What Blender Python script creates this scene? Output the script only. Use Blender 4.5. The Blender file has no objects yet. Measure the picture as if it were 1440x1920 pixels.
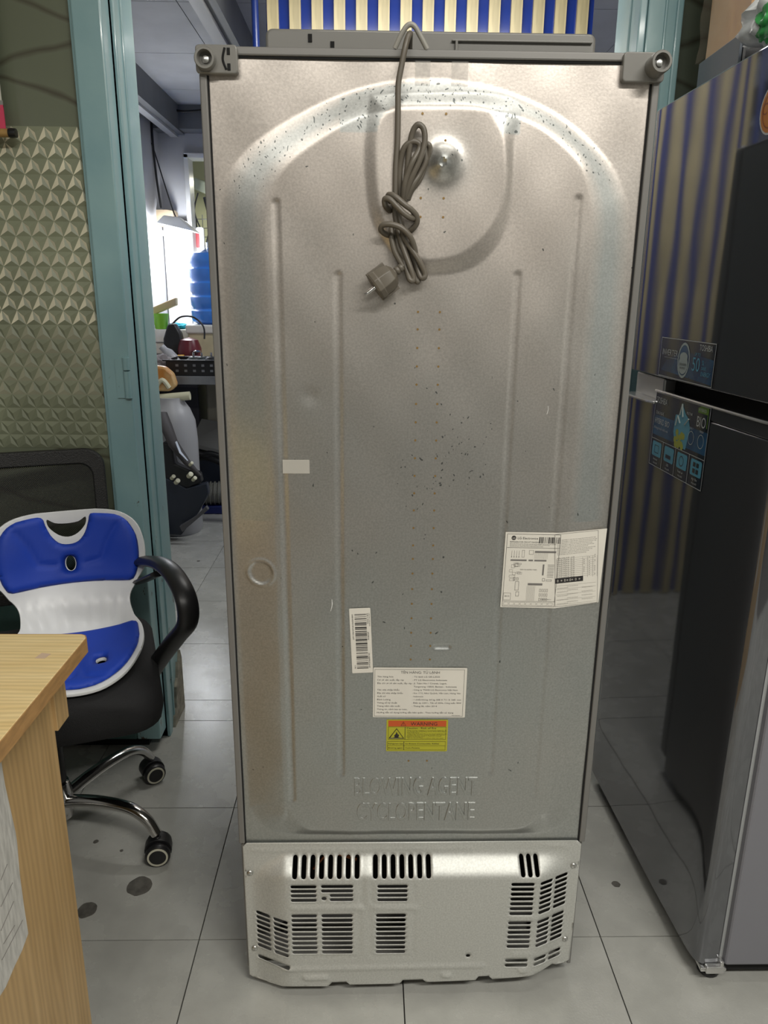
import bpy, bmesh, math, random
import numpy as np
from mathutils import Vector, Matrix, geometry, noise

S = bpy.context.scene
COL = S.collection
random.seed(7)

# ------------------------------------------------------------------ camera
F_PX, PITCH, YAW, ROLL = 1409.67, 0.279673, 0.0210588, 0.00984546
CAM = Vector((-0.079505, -1.111296, 1.231076))
_f = Vector((math.sin(YAW)*math.cos(PITCH), math.cos(YAW)*math.cos(PITCH), -math.sin(PITCH)))
_r = Vector((math.cos(YAW), -math.sin(YAW), 0)); _u = _r.cross(_f)
_c, _s = math.cos(ROLL), math.sin(ROLL)
R_, U_ = _r*_c + _u*_s, _u*_c - _r*_s
cd = bpy.data.cameras.new('camera'); cam = bpy.data.objects.new('camera', cd); COL.objects.link(cam)
cd.sensor_fit = 'VERTICAL'; cd.sensor_height = 32.0; cd.lens = F_PX/1920*32.0
cd.clip_start = 0.02; cd.clip_end = 100
cam.matrix_world = Matrix(((R_.x, U_.x, -_f.x, CAM.x), (R_.y, U_.y, -_f.y, CAM.y), (R_.z, U_.z, -_f.z, CAM.z), (0, 0, 0, 1)))
S.camera = cam

def at(px, py, x=None, y=None, z=None):
    """point of the room seen at a photo pixel, on a known plane"""
    d = R_*((px-720)/F_PX) - U_*((py-960)/F_PX) + _f
    if x is not None: s = (x-CAM.x)/d.x
    elif y is not None: s = (y-CAM.y)/d.y
    else: s = (z-CAM.z)/d.z
    return CAM + d*s

# ------------------------------------------------------------------ world and lights
W = bpy.data.worlds.new('world'); S.world = W; W.use_nodes = True
W.node_tree.nodes['Background'].inputs[0].default_value = (0.75, 0.82, 0.9, 1)
W.node_tree.nodes['Background'].inputs[1].default_value = 0.3

def area(name, loc, rot, sx, sy, power, col):
    l = bpy.data.lights.new(name, 'AREA'); l.shape = 'RECTANGLE'; l.size = sx; l.size_y = sy
    l.energy = power; l.color = col
    o = bpy.data.objects.new(name, l); o.location = loc; o.rotation_euler = rot; COL.objects.link(o)
    return o
TUBES = [  # x, y, z, power, half length along x
    (0.80, -1.70, 2.60, 58, 0.6),
    (-0.65, -1.90, 2.60, 24, 0.6),
    (0.35, -0.35, 2.60, 6, 0.6)]
for i, (x, y, z, p, h) in enumerate(TUBES):
    area('tube_light', (x, y, z-0.05), (0, 0, 0), 2*h, 0.10, p, (1.0, 0.97, 0.90))
area('inner_tube_light', (0.5, 2.7, 2.17), (0, 0, 0), 1.2, 0.1, 26, (0.93, 0.96, 1.0))
area('inner_tube_light', (0.1, 1.25, 2.25), (math.radians(20), 0, 0), 0.9, 0.08, 16, (1.0, 0.98, 0.93))
pl_ = bpy.data.lights.new('work_lamp_light', 'POINT'); pl_.energy = 16; pl_.shadow_soft_size = 0.05; pl_.color = (0.93, 0.96, 1.0)
plo = bpy.data.objects.new('work_lamp_light', pl_); plo.location = (-1.22, 3.72, 1.50); COL.objects.link(plo)
area('niche_light', (-1.0, 4.7, 2.0), (0, 0, 0), 0.5, 0.1, 9, (1.0, 0.98, 0.8))

S.view_settings.view_transform = 'Standard'; S.view_settings.look = 'None'
S.view_settings.gamma = 1; S.view_settings.use_curve_mapping = False
S.view_settings.exposure = 0.0

# ------------------------------------------------------------------ materials
MATS = {}
def mat(name, col, rough=0.5, metal=0.0, var=0.0, vscale=8.0, bump=0.0, bscale=200.0, spec=0.5, rnd=0.0,
        alpha=1.0, trans=0.0, emit=None, estr=0.0, coat=0.0, stretch=None, col2=None, lo=0.35, hi=0.65, rvar=0.0):
    if name in MATS: return MATS[name]
    m = bpy.data.materials.new(name); m.use_nodes = True; MATS[name] = m
    nt = m.node_tree; N = nt.nodes; L = nt.links; b = N['Principled BSDF']
    b.inputs['Roughness'].default_value = rough; b.inputs['Metallic'].default_value = metal
    b.inputs['Specular IOR Level'].default_value = spec
    if coat: b.inputs['Coat Weight'].default_value = coat; b.inputs['Coat Roughness'].default_value = 0.08
    if trans: b.inputs['Transmission Weight'].default_value = trans
    if alpha < 1: b.inputs['Alpha'].default_value = alpha
    if emit: b.inputs['Emission Color'].default_value = (*emit, 1); b.inputs['Emission Strength'].default_value = estr
    c = (*col, 1)
    tc = N.new('ShaderNodeTexCoord'); mp = N.new('ShaderNodeMapping'); L.new(tc.outputs['Object'], mp.inputs[0])
    if stretch: mp.inputs['Scale'].default_value = stretch
    if var or col2:
        n = N.new('ShaderNodeTexNoise'); n.inputs['Scale'].default_value = vscale; n.inputs['Detail'].default_value = 5
        L.new(mp.outputs[0], n.inputs['Vector'])
        r = N.new('ShaderNodeValToRGB'); L.new(n.outputs[0], r.inputs[0])
        r.color_ramp.elements[0].position = lo; r.color_ramp.elements[1].position = hi
        c2 = col2 if col2 else tuple(min(1, v*(1+var)) for v in col)
        c1 = col if col2 else tuple(v*(1-var) for v in col)
        r.color_ramp.elements[0].color = (*c1, 1); r.color_ramp.elements[1].color = (*c2, 1)
        src = r.outputs[0]
        if rvar:
            mr = N.new('ShaderNodeMapRange'); L.new(n.outputs[0], mr.inputs[0])
            mr.inputs[3].default_value = rough-rvar; mr.inputs[4].default_value = rough+rvar
            L.new(mr.outputs[0], b.inputs['Roughness'])
    else:
        rg = N.new('ShaderNodeRGB'); rg.outputs[0].default_value = c; src = rg.outputs[0]
    if rnd:
        oi = N.new('ShaderNodeObjectInfo'); mr = N.new('ShaderNodeMapRange')
        mr.inputs[3].default_value = 1-rnd; mr.inputs[4].default_value = 1+rnd
        L.new(oi.outputs['Random'], mr.inputs[0])
        h = N.new('ShaderNodeHueSaturation'); L.new(src, h.inputs['Color']); L.new(mr.outputs[0], h.inputs['Value']); src = h.outputs[0]
    L.new(src, b.inputs['Base Color'])
    if bump:
        n2 = N.new('ShaderNodeTexNoise'); n2.inputs['Scale'].default_value = bscale; n2.inputs['Detail'].default_value = 3
        L.new(mp.outputs[0], n2.inputs['Vector'])
        bp = N.new('ShaderNodeBump'); bp.inputs['Strength'].default_value = bump; bp.inputs['Distance'].default_value = 0.002
        L.new(n2.outputs[0], bp.inputs['Height']); L.new(bp.outputs[0], b.inputs['Normal'])
    return m

def nodes(m): return m.node_tree.nodes, m.node_tree.links, m.node_tree.nodes['Principled BSDF']

# ------------------------------------------------------------------ helpers
def tag(o, label=None, cat=None, group=None, kind=None):
    if label: o['label'] = label
    if cat: o['category'] = cat
    if group: o['group'] = group
    if kind: o['kind'] = kind
    return o
def thing(name, label, cat, loc=(0, 0, 0), rz=0.0, group=None):
    o = bpy.data.objects.new(name, None); COL.objects.link(o); o.empty_display_size = 0.05
    o.location = loc; o.rotation_euler = (0, 0, rz)
    return tag(o, label, cat, group)
def link_mesh(name, me, m, parent=None, smooth=None, bevel=0.0, segs=2, loc=None):
    o = bpy.data.objects.new(name, me); COL.objects.link(o)
    if isinstance(m, (list, tuple)):
        for k in m: me.materials.append(k)
    elif m is not None and not me.materials: me.materials.append(m)
    if parent: o.parent = parent
    if loc is not None: o.location = loc
    if bevel:
        bv = o.modifiers.new('bevel', 'BEVEL'); bv.width = bevel; bv.segments = segs; bv.limit_method = 'ANGLE'; bv.angle_limit = 0.6
        bv.harden_normals = False
    if smooth is not None:
        me.shade_smooth() if hasattr(me, 'shade_smooth') else None
        try: me.set_sharp_from_angle(angle=math.radians(smooth))
        except Exception: pass
    return o
class MB:
    """collects shapes into one mesh; local coordinates of the parent"""
    def __init__(s): s.bm = bmesh.new(); s.mi = 0
    def _f(s, vs):
        try:
            f = s.bm.faces.new(vs); f.material_index = s.mi; return f
        except ValueError: return None
    def box(s, x0, x1, y0, y1, z0, z1, M=None):
        P = [(x, y, z) for z in (z0, z1) for y in (y0, y1) for x in (x0, x1)]
        v = [s.bm.verts.new((M @ Vector(p)) if M else p) for p in P]
        for q in ((0, 2, 3, 1), (4, 5, 7, 6), (0, 1, 5, 4), (2, 6, 7, 3), (0, 4, 6, 2), (1, 3, 7, 5)): s._f([v[i] for i in q])
        return s
    def hexa(s, P):
        v = [s.bm.verts.new(p) for p in P]
        for q in ((0, 3, 2, 1), (4, 5, 6, 7), (0, 1, 5, 4), (1, 2, 6, 5), (2, 3, 7, 6), (3, 0, 4, 7)): s._f([v[i] for i in q])
        return s
    def quad(s, *P): s._f([s.bm.verts.new(p) for p in P]); return s
    def prism(s, pts, M, depth):
        """2-D outline pts in the xy plane of M, extruded depth along its z"""
        a = [s.bm.verts.new(M @ Vector((p[0], p[1], 0))) for p in pts]
        b = [s.bm.verts.new(M @ Vector((p[0], p[1], depth))) for p in pts]
        n = len(pts); s._f(a[::-1]); s._f(b)
        for i in range(n): s._f([a[i], a[(i+1) % n], b[(i+1) % n], b[i]])
        return s
    def tube(s, P, r, seg=10, cap=True, closed=False):
        P = [Vector(p) for p in P]; n = len(P)
        rr = r if isinstance(r, (list, tuple)) else [r]*n
        rings = []; t0 = (P[1]-P[0]).normalized()
        up = Vector((0, 0, 1)) if abs(t0.z) < 0.9 else Vector((1, 0, 0))
        nrm = t0.cross(up).normalized()
        for i in range(n):
            t = (P[min(i+1, n-1)]-P[max(i-1, 0)])
            t = t.normalized() if t.length > 1e-9 else t0
            nrm = (nrm - t*nrm.dot(t)); nrm = nrm.normalized() if nrm.length > 1e-6 else t.orthogonal().normalized()
            b = t.cross(nrm)
            q = rr[i] if isinstance(rr[i], (tuple, list)) else (rr[i], rr[i])
            rings.append([s.bm.verts.new(P[i] + nrm*math.cos(a)*q[0] + b*math.sin(a)*q[1]) for a in [2*math.pi*k/seg for k in range(seg)]])
        for i in range(n-1):
            for k in range(seg): s._f([rings[i][k], rings[i][(k+1) % seg], rings[i+1][(k+1) % seg], rings[i+1][k]])
        if cap: s._f(rings[0][::-1]); s._f(rings[-1])
        return s
    def lathe(s, prof, M=None, seg=24):
        """prof: (radius, height) list about z of M"""
        M = M or Matrix()
        rings = []
        for r, h in prof:
            if r < 1e-6: rings.append([s.bm.verts.new(M @ Vector((0, 0, h)))])
            else: rings.append([s.bm.verts.new(M @ Vector((r*math.cos(a), r*math.sin(a), h))) for a in [2*math.pi*k/seg for k in range(seg)]])
        for a, b in zip(rings[:-1], rings[1:]):
            for k in range(seg):
                k2 = (k+1) % seg
                if len(a) == 1 and len(b) == 1: continue
                if len(a) == 1: s._f([a[0], b[k2], b[k]])
                elif len(b) == 1: s._f([a[k], a[k2], b[0]])
                else: s._f([a[k], a[k2], b[k2], b[k]])
        return s
    def build(s, name, m, parent=None, smooth=None, bevel=0.0, segs=2, loc=None, fix=True):
        if fix: bmesh.ops.recalc_face_normals(s.bm, faces=s.bm.faces)
        me = bpy.data.meshes.new(name); s.bm.to_mesh(me); s.bm.free()
        return link_mesh(name, me, m, parent, smooth, bevel, segs, loc)
def spline(P, n=8):
    P = [Vector(p) for p in P]; out = []
    for i in range(len(P)-1):
        p0, p1, p2, p3 = P[max(i-1, 0)], P[i], P[i+1], P[min(i+2, len(P)-1)]
        for k in range(n):
            t = k/n
            out.append(0.5*((2*p1)+(p2-p0)*t+(2*p0-5*p1+4*p2-p3)*t*t+(3*p1-p0-3*p2+p3)*t**3))
    out.append(P[-1]); return out
def basis(o, ux, uy):
    ux = Vector(ux).normalized(); uy = Vector(uy).normalized(); uz = ux.cross(uy)
    return Matrix(((ux.x, uy.x, uz.x, o[0]), (ux.y, uy.y, uz.y, o[1]), (ux.z, uy.z, uz.z, o[2]), (0, 0, 0, 1)))
def axis_m(o, d):
    d = Vector(d).normalized(); return Matrix.Translation(Vector(o)) @ d.to_track_quat('Z', 'Y').to_matrix().to_4x4()
_tc = None
def text(mb, s, M, size, width=None, align='LEFT', extrude=0.0, bevel=0.0, z=0.0):
    """real letters added to mb; width squeezes the line to that length"""
    global _tc
    cu = bpy.data.curves.new('t', 'FONT'); cu.body = s; cu.size = size*1.37; cu.align_x = 'LEFT'
    cu.extrude = extrude; cu.bevel_depth = bevel; cu.bevel_resolution = 1; cu.resolution_u = 3
    o = bpy.data.objects.new('t', cu)
    me = o.to_mesh()
    if me and len(me.vertices):
        xs = [v.co.x for v in me.vertices]; x0, x1 = min(xs), max(xs)
        k = (width/(x1-x0)) if width and x1 > x0 else 1.0
        w = (x1-x0)*k; off = {'LEFT': 0, 'CENTER': -w/2, 'RIGHT': -w}[align]
        vs = [mb.bm.verts.new(M @ Vector(((v.co.x-x0)*k+off, v.co.y, v.co.z+z))) for v in me.vertices]
        for p in me.polygons: mb._f([vs[i] for i in p.vertices])
    o.to_mesh_clear(); bpy.data.objects.remove(o); bpy.data.curves.remove(cu)
def rect(mb, M, x0, x1, y0, y1, z=0.0): mb.quad(*[M @ Vector(p) for p in ((x0, y0, z), (x1, y0, z), (x1, y1, z), (x0, y1, z))])
def frame2d(mb, M, x0, x1, y0, y1, w, z=0.0):
    rect(mb, M, x0, x1, y0, y0+w, z); rect(mb, M, x0, x1, y1-w, y1, z)
    rect(mb, M, x0, x0+w, y0+w, y1-w, z); rect(mb, M, x1-w, x1, y0+w, y1-w, z)
def disc(mb, M, cx, cy, rx, ry=None, z=0.0, seg=20, inner=0.0):
    ry = ry or rx
    a = [(math.cos(2*math.pi*k/seg), math.sin(2*math.pi*k/seg)) for k in range(seg)]
    if not inner: mb._f([mb.bm.verts.new(M @ Vector((cx+c*rx, cy+s*ry, z))) for c, s in a]); return
    o = [mb.bm.verts.new(M @ Vector((cx+c*rx, cy+s*ry, z))) for c, s in a]
    i_ = [mb.bm.verts.new(M @ Vector((cx+c*rx*inner, cy+s*ry*inner, z))) for c, s in a]
    for k in range(seg): k2 = (k+1) % seg; mb._f([o[k], o[k2], i_[k2], i_[k]])
def in_poly(P, x, y):
    c = False; n = len(P); j = n-1
    for i in range(n):
        if (P[i][1] > y) != (P[j][1] > y) and x < (P[j][0]-P[i][0])*(y-P[i][1])/(P[j][1]-P[i][1])+P[i][0]: c = not c
        j = i
    return c
def sheet(outline, holes, fn, step, margin=0.35):
    """triangulated sheet with real holes; fn maps (u,v) to a 3-D point"""
    V = []; E = []
    def ring(P):
        i0 = len(V); V.extend(Vector(p[:2]) for p in P); n = len(P); E.extend((i0+i, i0+(i+1) % n) for i in range(n))
    ring(outline)
    for h in holes: ring(h)
    bb = [(min(p[0] for p in h), max(p[0] for p in h), min(p[1] for p in h), max(p[1] for p in h)) for h in holes]
    xs = [p[0] for p in outline]; ys = [p[1] for p in outline]; mg = step*margin
    arr = np.array([[v.x, v.y] for v in V])
    x = min(xs)+step*0.5
    while x < max(xs):
        y = min(ys)+step*0.5
        while y < max(ys):
            ok = in_poly(outline, x, y)
            if ok:
                for h, b in zip(holes, bb):
                    if b[0]-mg < x < b[1]+mg and b[2]-mg < y < b[3]+mg: ok = False; break
            if ok and np.min(np.abs(arr-(x, y)).max(axis=1)) > mg: V.append(Vector((x, y)))
            y += step
        x += step
    r = geometry.delaunay_2d_cdt(V, E, [], 0, 1e-6)
    vv, ff = r[0], r[2]; F = []
    for f in ff:
        cx = sum(vv[i].x for i in f)/len(f); cy = sum(vv[i].y for i in f)/len(f)
        if not in_poly(outline, cx, cy): continue
        bad = False
        for h, b in zip(holes, bb):
            if b[0] < cx < b[1] and b[2] < cy < b[3] and in_poly(h, cx, cy): bad = True; break
        if not bad: F.append(list(f))
    me = bpy.data.meshes.new('sheet'); me.from_pydata([fn(v.x, v.y) for v in vv], [], F); me.validate(); return me
def stadium(x0, x1, y0, y1, n=4):
    """rounded slot outline"""
    w, h = x1-x0, y1-y0; P = []
    if w >= h:
        r = h/2; cy = (y0+y1)/2
        for k in range(n+1): a = -math.pi/2+math.pi*k/n; P.append((x1-r+r*math.cos(a), cy+r*math.sin(a)))
        for k in range(n+1): a = math.pi/2+math.pi*k/n; P.append((x0+r+r*math.cos(a), cy+r*math.sin(a)))
    else:
        r = w/2; cx = (x0+x1)/2
        for k in range(n+1): a = math.pi*k/n; P.append((cx+r*math.cos(a), y1-r+r*math.sin(a)))
        for k in range(n+1): a = math.pi+math.pi*k/n; P.append((cx+r*math.cos(a), y0+r+r*math.sin(a)))
    return P
def rrect(x0, x1, y0, y1, r, n=5):
    P = []
    for cx, cy, a0 in ((x1-r, y0+r, -90), (x1-r, y1-r, 0), (x0+r, y1-r, 90), (x0+r, y0+r, 180)):
        for k in range(n+1): a = math.radians(a0+90*k/n); P.append((cx+r*math.cos(a), cy+r*math.sin(a)))
    return P
XZ = lambda x, y, z: basis((x, y, z), (1, 0, 0), (0, 0, 1))      # faces the viewer (normal -y)

# ------------------------------------------------------------------ shared materials
M_tile = mat('floor_tile', (0.345, 0.345, 0.32), 0.27, var=0.10, vscale=9, bump=0.10, bscale=260, rnd=0.04, rvar=0.08)
M_grout = mat('grout', (0.07, 0.065, 0.06), 0.9)
M_wall = mat('wall_paint', (0.50, 0.50, 0.51), 0.8, var=0.08, vscale=3, bump=0.1, bscale=60)
M_wallfront = mat('front_wall_paint', (0.50, 0.49, 0.46), 0.8, var=0.05, vscale=3)
M_ceil = mat('ceiling_board', (0.50, 0.51, 0.53), 0.7, var=0.07, vscale=5, bump=0.15, bscale=90)
M_beam = mat('beam_paint', (0.16, 0.165, 0.175), 0.5, var=0.1, vscale=6)
M_beamlight = mat('beam_flange', (0.45, 0.45, 0.46), 0.5)
def teal_mat():
    m = mat('teal_paint', (0.23, 0.38, 0.385), 0.30, bump=0.35, bscale=26, coat=0.25)
    N, L, b = nodes(m)
    tc = N.new('ShaderNodeTexCoord')
    n = N.new('ShaderNodeTexNoise'); n.inputs['Scale'].default_value = 5; n.inputs['Detail'].default_value = 4
    L.new(tc.outputs['Object'], n.inputs['Vector'])
    r = N.new('ShaderNodeValToRGB'); L.new(n.outputs[0], r.inputs[0])
    r.color_ramp.elements[0].color = (0.235, 0.40, 0.435, 1); r.color_ramp.elements[1].color = (0.30, 0.475, 0.49, 1)
    r.color_ramp.elements[0].position = 0.35; r.color_ramp.elements[1].position = 0.65
    # chips and rust low on the post
    mp = N.new('ShaderNodeMapping'); mp.inputs['Scale'].default_value = (1, 1, 0.45); L.new(tc.outputs['Object'], mp.inputs[0])
    n2 = N.new('ShaderNodeTexNoise'); n2.inputs['Scale'].default_value = 42; n2.inputs['Detail'].default_value = 6; n2.inputs['Roughness'].default_value = 0.65
    L.new(mp.outputs[0], n2.inputs['Vector'])
    sx = N.new('ShaderNodeSeparateXYZ'); L.new(tc.outputs['Object'], sx.inputs[0])
    mr = N.new('ShaderNodeMapRange'); mr.inputs[1].default_value = 0.25; mr.inputs[2].default_value = 1.3
    mr.inputs[3].default_value = 0.635; mr.inputs[4].default_value = 0.74; L.new(sx.outputs[2], mr.inputs[0])
    gt = N.new('ShaderNodeMath'); gt.operation = 'GREATER_THAN'; L.new(n2.outputs[0], gt.inputs[0]); L.new(mr.outputs[0], gt.inputs[1])
    mx = N.new('ShaderNodeMix'); mx.data_type = 'RGBA'; L.new(gt.outputs[0], mx.inputs[0]); L.new(r.outputs[0], mx.inputs[6])
    mx.inputs[7].default_value = (0.10, 0.075, 0.055, 1)
    L.new(mx.outputs[2], b.inputs['Base Color'])
    return m
M_teal = teal_mat()
M_tealshade = mat('teal_panel_shaded', (0.075, 0.16, 0.15), 0.45, var=0.12, vscale=5)  # partition teal darkened, its low shadow put into the colour
M_black = mat('black_plastic', (0.012, 0.012, 0.013), 0.38)
M_blackgap = mat('black_gap', (0.004, 0.004, 0.004), 0.9)
M_white = mat('white_plastic', (0.72, 0.72, 0.70), 0.35)
M_chrome = mat('chrome', (0.62, 0.61, 0.60), 0.13, metal=1.0)
M_screw = mat('screw_steel', (0.55, 0.55, 0.53), 0.3, metal=1.0)
M_paper = mat('label_paper', (0.66, 0.63, 0.56), 0.5, var=0.03, vscale=20)
M_ink = mat('black_ink', (0.02, 0.018, 0.018), 0.5)
M_inkgrey = mat('grey_ink', (0.16, 0.15, 0.14), 0.5)
M_blue_slat = mat('blue_gloss_paint', (0.012, 0.035, 0.235), 0.14, coat=0.5)

# ================================================================== SETTING
TX, TY, T = -0.0122, 0.0947, 0.4006
fl = MB(); fl.box(-2.6, 2.6, -3.2, 5.6, -0.10, -0.009)
floor = tag(fl.build('floor', M_grout), kind='structure')
def tile_mesh(w, h):
    t = MB(); g = 0.0012
    t.box(g, w-g, g, h-g, -0.009, 0.0); bmesh.ops.recalc_face_normals(t.bm, faces=t.bm.faces)
    me = bpy.data.meshes.new('tile'); t.bm.to_mesh(me); t.bm.free(); me.materials.append(M_tile); return me
def add_tile(me, x, y): link_mesh('tile', me, None, floor, loc=(x, y, 0))
TM = tile_mesh(T, T)
for i in range(-4, 4):
    for j in range(-5, 2): add_tile(TM, TX+i*T, TY+j*T)
row = tile_mesh(T, 1.015-(TY+2*T))
for i in range(-4, 4): add_tile(row, TX+i*T, TY+2*T)
for i in range(-3, 5):
    for j in range(0, 10): add_tile(TM, -0.818+(i-1)*T, 1.015+j*T)
M_stain = mat('wet_stain', (0.085, 0.08, 0.07), 0.5, var=0.25, vscale=60)
def stain(cx, cy, r, seed, k=1.0):
    mb = MB(); n = 26
    P = [(cx+r*k*math.cos(a)*(1+0.22*noise.noise((math.cos(a)*1.6, math.sin(a)*1.6, seed))), cy+r*math.sin(a)*(1+0.25*noise.noise((math.cos(a)*1.5+9, math.sin(a)*1.5, seed)))) for a in [2*math.pi*i/n for i in range(n)]]
    mb.prism(P, Matrix.Translation((0, 0, 0.0001)), 0.0006); mb.build('stain', M_stain, floor)
for px, py, r in ((262, 1662, 0.026), (163, 1706, 0.020), (1155, 1658, 0.009), (300, 1688-66, 0.005), (180, 1578, 0.006), (372, 1052, 0.008), (228, 1595, 0.004)):
    p = at(px, py, z=0); stain(p.x, p.y, r, px*0.13)

def struct(name, mb, m, **k): return tag(mb.build(name, m, **k), kind='structure')
b = MB(); b.box(-2.05, 2.05, -3.05, -3.0, 0, 2.7); struct('wall_back', b, mat('back_wall_paint', (0.22, 0.22, 0.21), 0.8))
b = MB(); b.box(-2.05, -2.0, -3.0, 0.75, 0, 2.7); struct('wall_left', b, mat('left_wall_paint', (0.27, 0.27, 0.27), 0.8))
b = MB(); b.box(2.0, 2.05, -3.0, 0.75, 0, 2.7); struct('wall_right', b, mat('right_wall_paint', (0.50, 0.51, 0.50), 0.8))
b = MB(); b.box(-2.05, 2.05, -3.05, 0.97, 2.7, 2.75); struct('ceiling', b, M_wallfront)
# wall over the doorway and glass partitions
b = MB(); b.box(-2.05, 2.05, 0.77, 0.95, 2.3, 2.7); struct('wall_above_doorway', b, M_wallfront)

# partition with patterned glass, left and right of the doorway
M_glass = mat('etched_glass', (0.105, 0.115, 0.075), 0.22, spec=0.7, coat=0.3)
def glass_nodes(m, dark, light):
    N, L, b_ = nodes(m)
    tc = N.new('ShaderNodeTexCoord'); n = N.new('ShaderNodeTexNoise'); n.inputs['Scale'].default_value = 2.2; n.inputs['Detail'].default_value = 2
    L.new(tc.outputs['Object'], n.inputs['Vector'])
    mx = N.new('ShaderNodeMix'); mx.data_type = 'RGBA'; mx.inputs[0].default_value = 0.28
    L.new(tc.outputs['Object'], mx.inputs[6]); L.new(n.outputs['Color'], mx.inputs[7])
    sx = N.new('ShaderNodeSeparateXYZ'); L.new(mx.outputs[2], sx.inputs[0])
    n.inputs['Scale'].default_value = 6; mx.inputs[0].default_value = 0.05
    def ma(op, a, b2=None, c2=None):
        q = N.new('ShaderNodeMath'); q.operation = op
        for k_, v_ in enumerate((a, b2, c2)):
            if v_ is None: continue
            if isinstance(v_, (int, float)): q.inputs[k_].default_value = v_
            else: L.new(v_, q.inputs[k_])
        return q.outputs[0]
    out = None
    for sl, per, off in ((0.30, 0.155, 0.1), (-0.26, 0.17, 0.45)):
        v = ma('MULTIPLY_ADD', sx.outputs[0], sl, sx.outputs[2]); v = ma('FRACT', ma('MULTIPLY_ADD', v, 1/per, off+5)); d = ma('ABSOLUTE', ma('SUBTRACT', v, 0.5))
        out = d if out is None else ma('MINIMUM', out, d)
    n3 = N.new('ShaderNodeTexNoise'); n3.inputs['Scale'].default_value = 3; L.new(tc.outputs['Object'], n3.inputs['Vector'])
    out = ma('ADD', out, ma('MULTIPLY', n3.outputs[0], 0.045)); out = ma('SUBTRACT', out, 0.022)
    r = N.new('ShaderNodeValToRGB'); L.new(out, r.inputs[0])
    r.color_ramp.elements[0].position = 0.0; r.color_ramp.elements[0].color = (*dark, 1)
    r.color_ramp.elements[1].position = 0.06; r.color_ramp.elements[1].color = (*light, 1)
    L.new(r.outputs[0], b_.inputs['Base Color'])
glass_nodes(M_glass, (0.085, 0.08, 0.055), (0.16, 0.18, 0.125))
M_glassR = mat('etched_glass_dark', (0.05, 0.06, 0.045), 0.25, spec=0.7); glass_nodes(M_glassR, (0.04, 0.045, 0.032), (0.085, 0.105, 0.08))
M_star1 = mat('star_lit_pale', (0.74, 0.70, 0.53), 0.35, var=0.3, vscale=3.5)  # reflected light on left-facing facets put into the colour
M_star2 = mat('star_facet_mid', (0.225, 0.245, 0.165), 0.4, var=0.2, vscale=4)
M_star3 = mat('star_unlit_dark', (0.20, 0.22, 0.145), 0.4, var=0.2, vscale=4)  # lower rows, where the painted reflection fades out

pt = thing('glass_partition', 'teal framed partition with star patterned olive glass left of the doorway', 'partition', (-1.35, 0.78, 0))
def pl(mb): return mb
b = MB(); b.box(-0.65, 0.63, -0.006, 0.006, 0.58, 2.3); b.build('glass_pane', M_glass, pt)
b = MB(); b.box(-0.65, 0.63, 0.0, 0.02, 0.03, 0.56); b.build('lower_panel', M_tealshade, pt)
b = MB(); b.box(-0.65, 0.63, -0.03, 0.02, 0.54, 0.60); b.build('rail', M_teal, pt, bevel=0.004)
b = MB(); b.box(-0.65, 0.625, -0.03, 0.012, 0.03, 0.07); b.build('rail', M_tealshade, pt, bevel=0.004)
b = MB(); b.box(-0.65, 0.65, -0.01, 0.012, 0.0, 0.028); b.build('kick_gap', M_blackgap, pt)
b = MB(); b.box(0.625, 0.690, -0.03, 0.03, 0.03, 2.32)
b.box(0.617, 0.632, -0.022, 0.02, 0.03, 2.32)
b.build('stile', M_teal, pt, bevel=0.004)
b = MB(); b.tube([(0.682, -0.034, 0.985), (0.682, -0.034, 1.05)], 0.0085, 10); b.tube([(0.682, -0.034, 1.053), (0.682, -0.034, 1.082)], 0.0085, 10)
b.box(0.655, 0.682, -0.034, -0.029, 0.985, 1.08); b.build('hinge', M_teal, pt, smooth=40)
# star relief: triangular lattice of shallow pyramids, reflected light painted on facets by row
sr = MB(); pw, ph = 0.0368, 0.0335
for r_ in range(0, 22):
    z0 = 0.855 + r_*ph
    off = (r_ % 2)*pw/2
    for c_ in range(-36, 1):
        xn = 0.620 - 0.012 + c_*pw + off
        if xn-pw/2 < -0.64 or xn+pw/2 > 0.628: continue
        y = -0.0065; h = 0.0035
        N_, A, B = Vector((xn, y, z0)), Vector((xn-pw/2, y, z0+ph)), Vector((xn+pw/2, y, z0+ph))
        C = Vector((xn-pw*0.07, y-h, z0+ph*0.60))
        lo_ = 3 if z0 < 1.00 else 2
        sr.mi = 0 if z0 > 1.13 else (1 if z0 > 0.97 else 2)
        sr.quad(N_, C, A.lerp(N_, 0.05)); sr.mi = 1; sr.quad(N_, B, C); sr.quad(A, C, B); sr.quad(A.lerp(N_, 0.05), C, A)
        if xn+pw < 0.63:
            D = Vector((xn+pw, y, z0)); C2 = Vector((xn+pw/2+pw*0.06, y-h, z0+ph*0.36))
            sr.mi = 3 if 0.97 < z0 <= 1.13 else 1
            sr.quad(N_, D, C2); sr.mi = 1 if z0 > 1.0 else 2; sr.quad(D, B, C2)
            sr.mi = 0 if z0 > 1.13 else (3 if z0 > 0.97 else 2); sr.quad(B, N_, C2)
tag(sr.build('star_relief', [M_star1, M_star2, M_star3, mat('star_lit_soft', (0.36, 0.36, 0.26), 0.4, var=0.2, vscale=4)], pt, fix=False), kind='stuff')

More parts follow.
